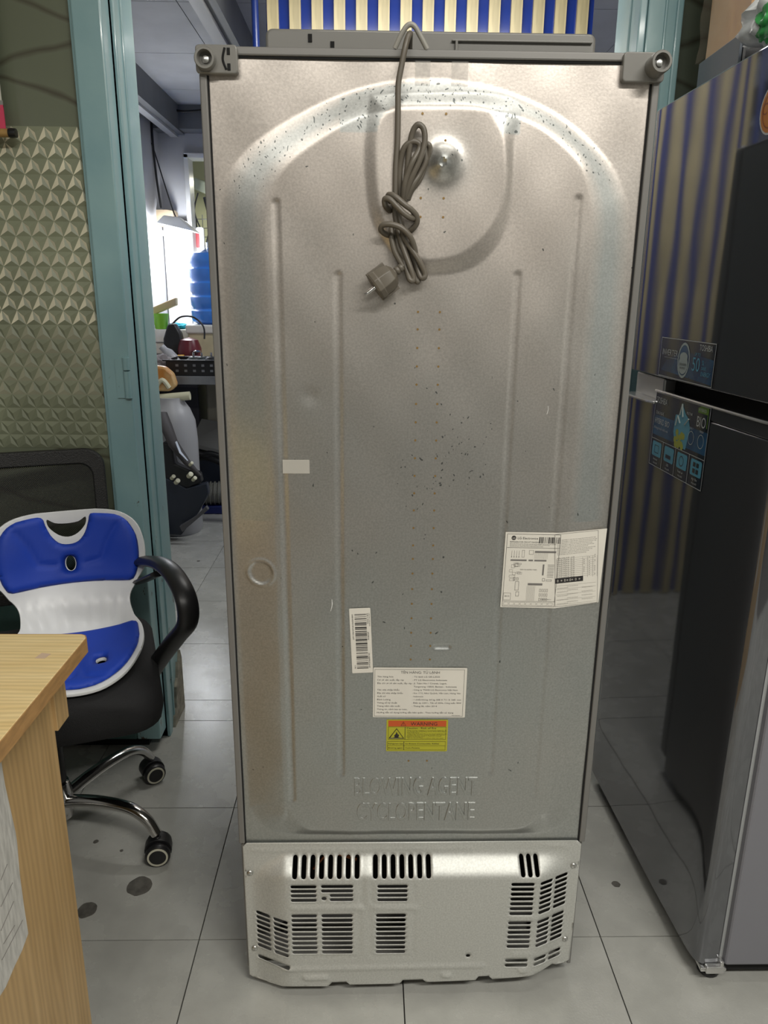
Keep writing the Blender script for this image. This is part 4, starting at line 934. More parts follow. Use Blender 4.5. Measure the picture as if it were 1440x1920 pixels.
def b_txt(q, M, w, h):
    text(q, 'TOSHIBA', I4(0.006, h-0.021), 0.013, 0.052); text(q, 'HYBRID BIO', I4(0.008, h-0.062), 0.012, 0.070); text(q, 'CÔNG NGHỆ', I4(0.008, h-0.043), 0.006, 0.040); text(q, 'Kháng khuẩn khử mùi', I4(0.008, h-0.073), 0.005, 0.066)
    text(q, 'BIO', I4(w*0.875, 0.111), 0.020, 0.034, 'CENTER'); text(q, 'HYBRID', I4(w*0.875, 0.139), 0.006, 0.030, 'CENTER'); text(q, 'MULTI AIR', I4(w*0.62, h-0.024), 0.005, 0.024); text(q, 'DAILY', I4(w*0.70, 0.102), 0.004); text(q, 'FRESH', I4(w*0.87, 0.102), 0.004)
    frame2d(q, M, 0, w, 0, h, 0.0013); rect(q, M, 0, w, 0.0555, 0.0567)
    for k in (1, 2, 3): rect(q, M, w*k/4-0.0007, w*k/4+0.0007, 0, 0.056)
    for k, s in enumerate(('Inverter', 'LED', 'Fresh air', 'Ag+ Bio')): text(q, s, I4(w*(k+0.5)/4, 0.013), 0.0048, None, 'CENTER'); text(q, 'công nghệ', I4(w*(k+0.5)/4, 0.006), 0.0036, None, 'CENTER')
def b_icons(q, M, w, h):
    for k in range(4): q._f([q.bm.verts.new((p[0], p[1], 0)) for p in rrect(w*k/4+0.008, w*(k+1)/4-0.008, 0.021, 0.051, 0.004, 3)])
def b_icons2(q, M, w, h):
    frame2d(q, M, 0.020, 0.040, 0.028, 0.044, 0.001); rect(q, M, w*.25+0.016, w*.25+0.040, 0.028, 0.035); disc(q, M, w*.5+0.028, 0.036, 0.010, inner=0.85)
    for i in range(2):
        for j in range(2): rect(q, M, w*.75+0.018+i*0.013, w*.75+0.028+i*0.013, 0.026+j*0.012, 0.034+j*0.012)
door_sticker('feature_sticker', 0.430, 0.190, 0.898, 0.898+HB, [('blue_field', M_sblue, b_sky, 0.0002), ('jug', M_scyan, b_jug, 0.0004), ('grapes', M_sgrape, b_grape, 0.0006), ('leaf', M_sgreen, b_leaf, 0.0004), ('bio_field', M_sdark, b_bio, 0.0006), ('ice', M_spale, b_ice, 0.0009), ('icons', M_scyan, b_icons, 0.0004), ('icon_marks', M_sdark, b_icons2, 0.0008), ('print', M_swhite, b_txt, 0.0010)], M_sdark, label='tall dark blue feature sticker on the lower door')
M_badge = mat('badge_orange', (0.50, 0.17, 0.012), 0.35)
def c_d(q, M, w, h): disc(q, M, w/2, h/2, w*0.46, h*0.46)
def c_l(q, M, w, h): disc(q, M, w/2, h/2, w*0.38, h*0.38, inner=0.93); text(q, 'CO', I4(w*0.12, h*0.42), 0.018, 0.03)
s_ = MB()
def round_st():
    q = MB(); disc(q, Matrix.Identity(4), 0.032, 0.036, 0.032, 0.036, seg=28)
    for v in q.bm.verts: y = 0.160-v.co.x; v.co = Vector((fx(y)-0.0007-0.53, y-0.30, 1.471+v.co.y))
    o = q.build('round_sticker', M_swhite, tf, fix=False); o['label'] = 'round orange sticker with a white rim'
    q = MB(); c_d(q, Matrix.Identity(4), 0.064, 0.072)
    for v in q.bm.verts: y = 0.160-v.co.x; v.co = Vector((fx(y)-0.0009-0.53, y-0.30, 1.471+v.co.y))
    q.build('orange_disc', M_badge, o, fix=False)
    q = MB(); c_l(q, Matrix.Identity(4), 0.064, 0.072)
    for v in q.bm.verts: y = 0.160-v.co.x; v.co = Vector((fx(y)-0.0012-0.53, y-0.30, 1.471+v.co.y))
    q.build('print', mat('badge_ink', (0.25, 0.06, 0.01), 0.4), o, fix=False)
round_st()

# things on top of it
def crumple(mb, amp, sc, seed=0.0):
    for v in mb.bm.verts:
        n_ = noise.noise_vector(v.co*sc+Vector((seed, seed*2, 0))); v.co += n_*amp
M_tray = mat('black_tray_plastic', (0.018, 0.019, 0.022), 0.35, var=0.3, vscale=20)
tr = thing('plastic_tray', 'black ribbed plastic tray between the cardboard box and the dark fridge', 'tray', (0.815, 0.51, 1.604))
s_ = MB(); s_.box(-0.215, 0.22, -0.08, 0.10, 0.040, 0.092); s_.build('tray_body', M_tray, tr, bevel=0.006)
s_ = MB(); s_.box(-0.225, 0.22, -0.07, 0.09, 0.012, 0.045); s_.box(-0.19, 0.20, -0.06, 0.08, 0.0, 0.015); s_.build('tray_base', M_tray, tr, bevel=0.004)
s_ = MB(); s_.hexa([(-0.222, -0.082, 0.030), (-0.2165, -0.082, 0.030), (-0.2165, 0.10, 0.0), (-0.222, 0.10, 0.0), (-0.222, -0.082, 0.093), (-0.2165, -0.082, 0.093), (-0.2165, 0.10, 0.090), (-0.222, 0.10, 0.090)]); s_.build('side_flange', mat('tray_flange', (0.055, 0.07, 0.09), 0.35), tr, bevel=0.001)
for x0 in (-0.16, -0.07, 0.03):
    s_ = MB(); s_.box(x0, x0+0.045, -0.0855, -0.078, 0.046, 0.080); s_.build('rib', mat('tray_rib', (0.10, 0.105, 0.115), 0.4), tr, bevel=0.002)
M_card = mat('cardboard', (0.62, 0.34, 0.135), 0.42, var=0.12, vscale=6, bump=0.2, bscale=30, coat=0.5)
cb = thing('cardboard_box', 'brown cardboard box wrapped in clear film on top of the right fridge', 'box', (0.862, 0.600, 1.706), 0.0)
s_ = MB(); s_.box(-0.245, 0.26, -0.15, 0.04, 0.004, 0.30); bmesh.ops.subdivide_edges(s_.bm, edges=s_.bm.edges[:], cuts=9, use_grid_fill=True); crumple(s_, 0.008, 9); s_.build('carton', M_card, cb, smooth=30)
s_ = MB(); s_.hexa([(-0.250, -0.157, 0.060), (0.262, -0.157, 0.085), (0.262, -0.152, 0.125), (-0.250, -0.153, 0.100), (-0.25, -0.15, .06), (0.262, -0.15, .085), (0.262, -0.15, .125), (-0.25, -0.15, .1)]); s_.build('tape', mat('clear_brown_tape', (0.42, 0.28, 0.15), 0.12, coat=0.8), cb)
M_film = mat('clear_film', (0.6, 0.5, 0.38), 0.08, alpha=0.06)
s_ = MB(); s_.box(-0.258, 0.268, -0.164, 0.050, -0.002, 0.305); bmesh.ops.subdivide_edges(s_.bm, edges=s_.bm.edges[:], cuts=17, use_grid_fill=True); crumple(s_, 0.007, 24, 3.0)
for v in s_.bm.verts: v.co.z = max(v.co.z, -0.002)
s_.build('wrapping_film', M_film, cb)
M_bag = mat('bag_white', (0.66, 0.68, 0.68), 0.25, coat=0.4)
bg = thing('plastic_bag', 'crumpled white plastic bag with green and pink print at the right fridge edge', 'bag', (0.618, 0.262, 1.608))
def blob(name, c, rx, ry, rz, amp, sc, m, parent, seed=0.0, sub=4, smooth=60):
    s_ = MB(); bmesh.ops.create_icosphere(s_.bm, subdivisions=sub, radius=1.0)
    for v in s_.bm.verts:
        n_ = 1+amp*noise.noise(v.co*sc+Vector((seed, 0, 0)))+amp*0.4*noise.noise(v.co*sc*2.7+Vector((0, seed, 0)))
        v.co = Vector((c[0]+v.co.x*rx*n_, c[1]+v.co.y*ry*n_, c[2]+v.co.z*rz*n_))
    return s_.build(name, m, parent, smooth=smooth)
blob('bag_body', (0, 0, 0.058), 0.085, 0.07, 0.055, 0.35, 2.6, M_bag, bg, 1.0)
blob('pink_fold', (-0.015, -0.030, 0.090), 0.046, 0.045, 0.038, 0.35, 3.0, mat('bag_pink', (0.62, 0.42, 0.46), 0.3), bg, 5.0)
blob('green_print', (-0.066, -0.030, 0.050), 0.018, 0.035, 0.034, 0.35, 3.0, mat('bag_green', (0.06, 0.38, 0.10), 0.3), bg, 9.0)

# ================================================================== DESK
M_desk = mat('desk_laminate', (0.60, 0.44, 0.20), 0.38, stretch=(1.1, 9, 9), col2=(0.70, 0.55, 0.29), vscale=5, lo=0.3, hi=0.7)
def grain(m, sc, dirx):
    N, L, b_ = nodes(m); tc = N.new('ShaderNodeTexCoord'); mp = N.new('ShaderNodeMapping'); mp.inputs['Scale'].default_value = sc; L.new(tc.outputs['Object'], mp.inputs[0])
    w = N.new('ShaderNodeTexWave'); w.bands_direction = dirx; w.inputs['Scale'].default_value = 6; w.inputs['Distortion'].default_value = 9; w.inputs['Detail'].default_value = 4; w.inputs['Detail Scale'].default_value = 0.8
    L.new(mp.outputs[0], w.inputs['Vector'])
    old = b_.inputs['Base Color'].links[0].from_socket
    h = N.new('ShaderNodeHueSaturation'); L.new(old, h.inputs['Color']); mr = N.new('ShaderNodeMapRange'); L.new(w.outputs[0], mr.inputs[0]); mr.inputs[3].default_value = 0.88; mr.inputs[4].default_value = 1.05
    L.new(mr.outputs[0], h.inputs['Value']); L.new(h.outputs[0], b_.inputs['Base Color'])
grain(M_desk, (0.8, 5.5, 3), 'Y')
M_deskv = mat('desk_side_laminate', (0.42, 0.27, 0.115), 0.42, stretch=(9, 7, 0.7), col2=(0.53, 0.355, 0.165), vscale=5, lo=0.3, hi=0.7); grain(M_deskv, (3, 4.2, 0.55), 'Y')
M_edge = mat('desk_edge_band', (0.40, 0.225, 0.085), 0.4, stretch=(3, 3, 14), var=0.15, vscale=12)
dk = thing('desk', 'oak laminate desk with torn white film on its side at the left front', 'desk', (-1.05, -0.50, 0))
s_ = MB(); s_.prism([(-0.60, -0.60), (0.560, -0.60), (0.560, 0.396), (0.556, 0.404), (0.549, 0.408), (-0.60, 0.408)], Matrix.Translation((0, 0, 0.7265)), 0.0235)
s_.build('desktop', M_desk, dk, bevel=0.0012)
s_ = MB(); s_.prism([(-0.60, 0.408), (0.549, 0.408), (0.556, 0.404), (0.560, 0.396), (0.560, -0.60), (0.5612, -0.60), (0.5612, 0.3965), (0.5568, 0.405), (0.5493, 0.4092), (-0.60, 0.4092)], Matrix.Translation((0, 0, 0.7270)), 0.0225)
s_.build('edge_band', M_edge, dk)
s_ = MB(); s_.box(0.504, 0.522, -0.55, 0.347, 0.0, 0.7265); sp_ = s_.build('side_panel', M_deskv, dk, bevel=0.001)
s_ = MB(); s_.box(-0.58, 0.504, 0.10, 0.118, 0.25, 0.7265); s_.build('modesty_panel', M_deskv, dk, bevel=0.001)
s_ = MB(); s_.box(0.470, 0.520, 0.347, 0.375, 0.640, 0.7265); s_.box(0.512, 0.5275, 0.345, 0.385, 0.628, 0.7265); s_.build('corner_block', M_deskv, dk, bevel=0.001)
def pn(px, py): p = at(px, py, x=-0.528); return (p.y+0.50, p.z)
PX = [(-60, 1300), (0, 1420), (8, 1470), (28, 1560), (31, 1580), (36, 1640), (44, 1700), (52, 1750), (40, 1783), (26, 1812), (10, 1850), (-60, 1960)]
s_ = MB(); s_.prism([pn(*p) for p in PX], basis((0.5222, 0, 0), (0, 1, 0), (0, 0, 1)), 0.0006)
fo = s_.build('torn_film', mat('torn_white_film', (0.50, 0.49, 0.46), 0.55, var=0.18, vscale=30, stretch=(6, 6, 1)), dk)
for a, c in (((0, 1700), (22, 1655)), ((0, 1745), (24, 1690)), ((2, 1800), (41, 1725)), ((0, 1650), (12, 1620)), ((5, 1770), (26, 1735))):
    A1, A2 = pn(*a), pn(*c); s_ = MB(); s_.tube([(0.5231, *A1), (0.5231, *A2)], 0.0005, 4); s_.build('tear_line', M_inkgrey, fo)
p = at(80, 1230, z=0.75); s_ = MB(); s_.prism([(p.x+1.05+a, p.y+0.50+c) for a, c in ((-.008, -.007), (.006, -.008), (.009, .006), (-.005, .009))], Matrix.Translation((0, 0, 0.7501)), 0.0002); s_.build('worn_patch', mat('worn_patch', (0.50, 0.37, 0.27), 0.5), dk)

# ================================================================== OFFICE CHAIR
ch = thing('office_chair', 'black office chair with mesh back, loop arms and chrome five-star base', 'chair', (-0.80, 0.40, 0), math.radians(19))
M_seatf = mat('black_seat_fabric', (0.010, 0.010, 0.011), 0.85, bump=0.5, bscale=500)
def mesh_mat():
    m = mat('chair_mesh', (0.020, 0.020, 0.020), 0.6); N, L, b_ = nodes(m)
    tc = N.new('ShaderNodeTexCoord'); mp = N.new('ShaderNodeMapping'); mp.inputs['Rotation'].default_value = (0, math.radians(45), 0); L.new(tc.outputs['Object'], mp.inputs[0])
    ck = []
    for ax in ('X', 'Z'):
        w = N.new('ShaderNodeTexWave'); w.bands_direction = ax; w.inputs['Scale'].default_value = 95; w.inputs['Distortion'].default_value = 0; L.new(mp.outputs[0], w.inputs['Vector']); ck.append(w)
    mu = N.new('ShaderNodeMath'); mu.operation = 'MULTIPLY'; L.new(ck[0].outputs[0], mu.inputs[0]); L.new(ck[1].outputs[0], mu.inputs[1])
    lt = N.new('ShaderNodeMath'); lt.operation = 'LESS_THAN'; L.new(mu.outputs[0], lt.inputs[0]); lt.inputs[1].default_value = 0.20
    L.new(lt.outputs[0], b_.inputs['Alpha']); return m
M_mesh = mesh_mat()
s_ = MB(); pts = rrect(-0.235, 0.235, -0.235, 0.215, 0.07, 6)
for z, k in ((0.385, 0.93), (0.395, 0.98), (0.42, 1.0), (0.445, 0.985), (0.462, 0.94), (0.470, 0.80)):
    pass
rg = []
for z, k in ((0.372, 0.0), (0.372, 0.90), (0.382, 0.975), (0.41, 1.0), (0.44, 0.99), (0.457, 0.95), (0.464, 0.85), (0.466, 0.5), (0.466, 0.0)):
    rg.append([s_.bm.verts.new((p[0]*k+0.01, p[1]*k-0.02, z)) for p in pts] if k else None)
for a, c in zip(rg[:-1], rg[1:]):
    if a is None: s_._f(c[::-1]); continue
    if c is None: s_._f(a); continue
    n = len(a)
    for i in range(n): s_._f([a[i], a[(i+1) % n], c[(i+1) % n], c[i]])
s_.build('seat', M_seatf, ch, smooth=60)
s_ = MB(); s_.box(-0.10, 0.10, -0.10, 0.10, 0.345, 0.374); s_.build('tilt_mechanism', M_black, ch, bevel=0.01)
# mesh back
def bk(x, z): return Vector((x, 0.235+0.10*(z-0.50)+0.30*(x*x)*-0.4, z))
op = rrect(-0.205, 0.168, 0.50, 0.868, 0.045, 6); ip = rrect(-0.175, 0.138, 0.53, 0.832, 0.03, 6)
s_ = MB(); n = len(op)
for i in range(n):
    j = (i+1) % n
    a, c, e, f = op[i], op[j], ip[j], ip[i]
    for dy in (0.0, 0.018):
        s_.quad(*[bk(*q)+Vector((0, dy, 0)) for q in ((a, c, e, f) if dy == 0 else (f, e, c, a))])
    s_.quad(bk(*a), bk(*a)+Vector((0, 0.018, 0)), bk(*c)+Vector((0, 0.018, 0)), bk(*c)); s_.quad(bk(*f), bk(*e), bk(*e)+Vector((0, 0.018, 0)), bk(*f)+Vector((0, 0.018, 0)))
bmesh.ops.remove_doubles(s_.bm, verts=s_.bm.verts, dist=1e-5)
s_.build('back_frame', mat('back_frame_mesh', (0.016, 0.016, 0.016), 0.5, bump=0.8, bscale=400), ch, smooth=40, bevel=0.004)
s_ = MB()
for i in range(8):
    for j in range(8):
        x0, x1 = -0.177+i*0.320/8, -0.177+(i+1)*0.320/8; z0, z1 = 0.528+j*0.312/8, 0.528+(j+1)*0.312/8
        s_.quad(*[bk(*q)+Vector((0, 0.006, 0)) for q in ((x0, z0), (x1, z0), (x1, z1), (x0, z1))])
s_.build('back_mesh', M_mesh, ch, fix=False)
s_ = MB(); s_.tube(spline([(0, 0.10, 0.36), (0, 0.24, 0.37), (0, 0.285, 0.45), (0, 0.275, 0.62)]), [(0.03, 0.012)]*25, 12); s_.build('back_bar', M_black, ch, smooth=50)
for sg in (1, -1):
    s_ = MB(); path = spline([(sg*0.185, 0.262, 0.560), (sg*0.220, 0.175, 0.600), (sg*0.262, 0.02, 0.646), (sg*0.288, -0.08, 0.652), (sg*0.306, -0.150, 0.622), (sg*0.306, -0.160, 0.570), (sg*0.280, -0.120, 0.515), (sg*0.245, -0.06, 0.440), (sg*0.215, -0.02, 0.375)], 6)
    rr = [(0.0235, 0.0120)]*len(path); s_.tube(path, rr, 14); s_.build('armrest', M_black, ch, smooth=60)
    s_ = MB(); s_.tube(spline([(sg*0.185, 0.262, 0.530), (sg*0.218, 0.14, 0.560), (sg*0.262, -0.01, 0.630)]), [(0.02, 0.007)]*17, 10); s_.build('arm_brace', M_black, ch, smooth=60)
s_ = MB(); s_.lathe([(0.0, 0.05), (0.030, 0.055), (0.034, 0.075), (0.034, 0.120), (0.028, 0.145), (0.020, 0.150), (0.0, 0.150)], None, 24); s_.build('hub', M_chrome, ch, smooth=40)
s_ = MB(); s_.lathe([(0.024, 0.15), (0.024, 0.27), (0.014, 0.27), (0.014, 0.35)], None, 20); s_.build('gas_lift', M_black, ch, smooth=40)
leg0 = None
for k in range(5):
    a = math.radians(-18-19+72*k); d = Vector((math.cos(a), math.sin(a), 0)); pr_ = Vector((-d.y, d.x, 0))
    s_ = MB()
    path = spline([d*0.028+Vector((0, 0, 0.100)), d*0.08+Vector((0, 0, 0.112)), d*0.14+Vector((0, 0, 0.120)), d*0.20+Vector((0, 0, 0.118)), d*0.238+Vector((0, 0, 0.098)), d*0.260+Vector((0, 0, 0.066))], 6)
    s_.tube(path, [(0.0165-0.004*i/len(path), 0.0145-0.003*i/len(path)) for i in range(len(path))], 16)
    s_.build('base_leg', M_chrome, ch, smooth=60)
    # caster: swivelled a little
    ca = a + (0.5, -0.35, 0.8, 0.2, 1.1)[k]; rd = Vector((math.cos(ca), math.sin(ca), 0)); ct = d*0.262
    Mw = basis((ct.x, ct.y, 0.0275), (rd.x, rd.y, 0), (0, 0, 1))
    s_ = MB()
    prof = [(0.030*math.cos(t), 0.030*math.sin(t)) for t in [math.radians(x) for x in range(-20, 201, 17)]]+[(-0.020, -0.006), (0.020, -0.006)]
    s_.prism(prof, Mw @ Matrix.Translation((0, 0.003, -0.012)), 0.024)
    s_.lathe([(0.008, 0.028), (0.008, 0.05), (0.006, 0.052), (0.0, 0.052)], Matrix.Translation((ct.x, ct.y, 0.01)), 12)
    cs = s_.build('caster', M_black, ch, smooth=40, bevel=0.001)
    for sg in (1, -1):
        s_ = MB(); s_.lathe([(0, -0.008), (0.025, -0.008), (0.0275, -0.005), (0.0275, 0.005), (0.025, 0.008), (0, 0.009)], Mw @ Matrix.Translation((0, 0, sg*0.0205)), 24); s_.build('wheel', M_black, cs, smooth=40)
        s_ = MB(); s_.lathe([(0.0185, 0.0085*sg), (0.0185, 0.0100*sg), (0.0225, 0.0095*sg), (0.0225, 0.0080*sg)], Mw @ Matrix.Translation((0, 0, sg*0.0205)), 28); s_.build('wheel_ring', mat('ring_cream', (0.58, 0.56, 0.45), 0.4), cs, smooth=40)

# ================================================================== BLUE AND WHITE POSTURE SEAT
ps = thing('posture_seat', 'royal blue and white posture support seat resting on the black office chair', 'posture seat', (-0.757, 0.527, 0), math.radians(20))
SP = [(0.00, -0.070, 0.748), (0.06, -0.062, 0.690), (0.12, -0.050, 0.630), (0.18, -0.030, 0.575), (0.24, -0.004, 0.527), (0.29, 0.030, 0.497), (0.34, 0.075, 0.482), (0.42, 0.150, 0.4775), (0.50, 0.228, 0.480), (0.58, 0.305, 0.479), (0.64, 0.360, 0.472)]
def spn(v):
    vs_ = [a[0] for a in SP]; return float(np.interp(v, vs_, [a[1] for a in SP])), float(np.interp(v, vs_, [a[2] for a in SP]))
_spl = spline([Vector(a) for a in SP], 12); _v = [q.x for q in _spl]; _p = [q.y for q in _spl]; _z = [q.z for q in _spl]
def surf(s, v, h=0.0):
    p = float(np.interp(v, _v, _p)); z = float(np.interp(v, _v, _z)); e = 0.006
    tp = float(np.interp(v+e, _v, _p)-np.interp(v-e, _v, _p)); tz = float(np.interp(v+e, _v, _z)-np.interp(v-e, _v, _z)); l = math.hypot(tp, tz)
    npp, nz_ = -tz/l, tp/l            # toward the sitter
    bw = max(0.0, min(1.0, (0.30-v)/0.1)); k = 0.034*bw+0.014*(1-bw)
    h2 = h + k*(s/0.135)**2
    return ((s*1.20-0.008)*bw+s*(1-bw) if False else s*(1+0.17*bw)-0.007*bw, -(p+npp*h2), z+nz_*h2-0.006*bw)
def sym(R_): return R_ + [(-a, c) for a, c in R_[::-1] if abs(a) > 1e-9]
def smooth_closed(P, n=4):
    Q = [Vector((a, c, 0)) for a, c in P]; m_ = len(Q); out = []
    for i in range(m_):
        p0, p1, p2, p3 = Q[i-1], Q[i], Q[(i+1) % m_], Q[(i+2) % m_]
        for k in range(n):
            t = k/n; q = 0.5*((2*p1)+(p2-p0)*t+(2*p0-5*p1+4*p2-p3)*t*t+(3*p1-p0-3*p2+p3)*t**3); out.append((q.x, q.y))
    return out
SH = smooth_closed(sym([(0, 0), (0.055, 0.000), (0.100, 0.010), (0.128, 0.036), (0.140, 0.075), (0.142, 0.115), (0.137, 0.155), (0.122, 0.185), (0.110, 0.215), (0.109, 0.245), (0.118, 0.285), (0.130, 0.320), (0.136, 0.355), (0.134, 0.42), (0.120, 0.49), (0.090, 0.560), (0.048, 0.600), (0, 0.610)]))
SMILE = smooth_closed([(-0.036, 0.017), (-0.022, 0.027), (0, 0.030), (0.022, 0.027), (0.036, 0.017), (0.034, 0.036), (0.018, 0.056), (0, 0.063), (-0.018, 0.056), (-0.034, 0.036)], 3)
def oval(cx, cy, rx, ry, n=18): return [(cx+rx*math.cos(2*math.pi*k/n), cy+ry*math.sin(2*math.pi*k/n)) for k in range(n)]
def flute(s, v):
    w = max(0.0, min(1.0, (v-0.205)/0.03, (0.325-v)/0.03)); return -0.0028*w*max(0, math.sin((abs(s)-0.012)*2*math.pi/0.026))*(1 if abs(s) < 0.095 else 0)
me = sheet(SH, [SMILE, oval(0, 0.124, 0.0090, 0.0180), oval(0.043, 0.49, 0.0105, 0.0185), oval(-0.040, 0.49, 0.0105, 0.0185)], lambda a, c: surf(a, c, flute(a, c)), 0.0075)
M_shellw = mat('posture_white', (0.76, 0.77, 0.77), 0.35, var=0.04, vscale=10)
o = link_mesh('shell', me, M_shellw, ps, smooth=60); sd = o.modifiers.new('thickness', 'SOLIDIFY'); sd.thickness = 0.006; sd.offset = 0
bv = o.modifiers.new('bevel', 'BEVEL'); bv.width = 0.0022; bv.segments = 2; bv.angle_limit = 0.9
M_blue = mat('royal_blue_fabric', (0.004, 0.045, 0.42), 0.62, bump=0.12, bscale=900, var=0.08, vscale=4)
def pad(name, outline, holes, extra=None):
    PO = np.array(outline); 
    def hh(a, c):
        best = 1e9
        for R_ in [outline]+holes:
            d, _i = poly_dist(R_, np.array([a]), np.array([c])); best = min(best, float(d[0]))
        t = min(1.0, best/0.010); return 0.0035+0.0065*math.sqrt(max(0, 1-(1-t)**2)) + (extra(a, c) if extra else 0)*t
    me = sheet(outline, holes, lambda a, c: surf(a, c, hh(a, c)), 0.0065, 0.4)
    o = link_mesh(name, me, M_blue, ps, smooth=70); sd = o.modifiers.new('thickness', 'SOLIDIFY'); sd.thickness = 0.004; sd.offset = -1; return o
def gro(a, c, P, w=0.006, h=-0.005):
    d = min(float(seg_d(np.array([abs(a)]), np.array([c]), P[i], P[i+1])[0]) for i in range(len(P)-1)); return h*math.exp(-(d/w)**2)
def ex1(a, c): return gro(a, c, [(0.095, 0.035), (0.074, 0.075), (0.058, 0.12), (0.030, 0.125)]) + 0.006*math.exp(-((abs(a)-0.10)/0.03)**2-((c-0.09)/0.05)**2)
def ex2(a, c): return gro(a, c, [(0.005, 0.44), (0.002, 0.50), (0.012, 0.56), (0.05, 0.575)]) - 0.004*math.exp(-((abs(a)-0.04)/0.02)**2-((c-0.50)/0.02)**2)
BP = smooth_closed(sym([(0, 0.082), (0.020, 0.076), (0.034, 0.056), (0.042, 0.030), (0.045, 0.0155), (0.052, 0.0125), (0.090, 0.018), (0.112, 0.036), (0.125, 0.070), (0.128, 0.110), (0.124, 0.148), (0.116, 0.174), (0.108, 0.180), (0.06, 0.172), (0, 0.168)]), 3)
SPD = smooth_closed(sym([(0, 0.332), (0.07, 0.331), (0.116, 0.328), (0.122, 0.331), (0.1235, 0.36), (0.121, 0.42), (0.108, 0.482), (0.080, 0.545), (0.042, 0.584), (0, 0.594)]), 3)
pad('back_pad', BP, [oval(0, 0.124, 0.0125, 0.0215)], ex1)
pad('seat_pad', SPD, [oval(0.043, 0.49, 0.0135, 0.0215), oval(-0.040, 0.49, 0.0135, 0.0215)], ex2)

# hanging scroll at the far left
hs_ = thing('hanging_scroll', 'paper wall scroll with pink band and wooden rod at the upper left edge', 'scroll', (-1.10, 0.735, 1.56))
s_ = MB(); s_.box(-0.20, 0.213, 0.0, 0.0015, 0.072, 0.42); s_.build('paper', mat('scroll_paper', (0.62, 0.62, 0.55), 0.6), hs_)
s_ = MB(); s_.box(-0.20, 0.215, -0.001, 0.0018, 0.018, 0.066); s_.build('pink_band', mat('scroll_pink', (0.66, 0.06, 0.13), 0.5), hs_)
s_ = MB(); s_.box(-0.20, 0.215, -0.0005, 0.0017, 0.062, 0.075); s_.build('grey_band', mat('scroll_grey', (0.28, 0.27, 0.25), 0.5), hs_)
s_ = MB(); s_.tube([(-0.20, 0.0, 0.010), (0.221, 0.0, 0.010)], 0.009, 14); s_.build('rod', mat('rod_wood', (0.40, 0.24, 0.08), 0.45, var=0.2, vscale=20), hs_, smooth=40)
s_ = MB(); s_.lathe([(0, 0), (0.0095, 0), (0.0105, 0.006), (0.0095, 0.016), (0, 0.018)], axis_m((0.221, 0, 0.010), (1, 0, 0)), 16); s_.build('rod_cap', M_black, hs_, smooth=40)

# ================================================================== INNER ROOM: workbench and clutter
def W_(px, py, y): return at(px, py, y=y)
M_steel = mat('bench_steel', (0.24, 0.25, 0.26), 0.4, metal=0.5, var=0.15, vscale=10)
bn = thing('workbench', 'grey steel workbench shelf loaded with tools in the back room', 'workbench', (-1.0, 3.25, 0))
s_ = MB(); s_.box(-0.40, 0.40, -0.35, 0.45, 0.795, 0.815); s_.build('worktop', M_steel, bn, bevel=0.003)
s_ = MB(); s_.box(-0.40, 0.40, -0.37, -0.35, 0.775, 0.818); s_.build('front_rail', M_steel, bn, bevel=0.002)
for x in (-0.36, 0.37):
    for y in (-0.33, 0.42):
        s_ = MB(); s_.box(x-0.02, x+0.02, y-0.02, y+0.02, 0.0, 0.795); s_.build('leg', M_steel, bn, bevel=0.002)
s_ = MB(); s_.box(-0.40, 0.40, 0.30, 0.44, 0.25, 0.265); s_.build('lower_shelf', M_steel, bn)
ZT = 0.816
# black crate
cr = thing('plastic_crate', 'black perforated plastic crate full of parts on the workbench', 'crate', (-0.975, 3.03, ZT))
s_ = MB(); h_ = 0.085
for (x0, x1, y0, y1) in ((-0.17, 0.22, -0.125, -0.12), (-0.17, 0.22, 0.12, 0.125), (-0.17, -0.165, -0.12, 0.12), (0.215, 0.22, -0.12, 0.12)): s_.box(x0, x1, y0, y1, 0.002, h_)
s_.box(-0.17, 0.22, -0.12, 0.12, 0.0, 0.006); s_.box(-0.185, 0.235, -0.135, -0.118, h_-0.008, h_); s_.box(-0.185, 0.235, 0.118, 0.135, h_-0.008, h_)
s_.build('crate_body', M_black, cr, bevel=0.002)
for k in range(7):
    for j in range(2):
        s_ = MB(); s_.box(-0.12+k*0.045, -0.105+k*0.045, -0.1262, -0.1248, 0.022+j*0.028, 0.034+j*0.028); s_.build('crate_hole', M_steel, cr)
def simple(name, label, cat, mb, m, loc, group=None, smooth=50, bevel=0.0):
    o = mb.build(name, m, None, smooth=smooth, bevel=bevel); o.location = loc; return tag(o, label, cat, group)
# lumps in the crate: small motors
for k, (px, py, r, lb) in enumerate(((362, 655, 0.038, 'grey round motor at the left end of the black crate'), (377, 651, 0.034, 'dark steel motor in the middle of the black crate'), (395, 648, 0.042, 'black motor at the right end of the black crate'))):
    p = W_(px, py, 3.03); mo = thing('motor', lb, 'motor', (p.x, 3.03, ZT+0.0065))
    mm = (mat('motor_grey', (0.10, 0.105, 0.10), 0.35, metal=0.6), mat('motor_dark', (0.05, 0.06, 0.06), 0.35, metal=0.4), M_black)[k]
    s_ = MB(); s_.lathe([(0, 0), (r, 0), (r, 0.07), (r*0.6, 0.085), (0, 0.085)], None, 20); s_.build('motor_body', mm, mo, smooth=40, bevel=0.002)
    s_ = MB(); s_.tube([(0, 0, 0.084), (0, 0, 0.108)], 0.006, 10); s_.build('shaft', M_chrome, mo, smooth=40)
p = W_(309, 676, 2.96); o = blob('rag', (0, 0, 0.05), 0.075, 0.06, 0.055, 0.4, 2.4, mat('rag_grey', (0.20, 0.18, 0.18), 0.9), None, 4.0); o.location = (p.x-0.04, 2.985, ZT-0.001); tag(o, 'grey rag bunched up left of the black crate', 'rag')
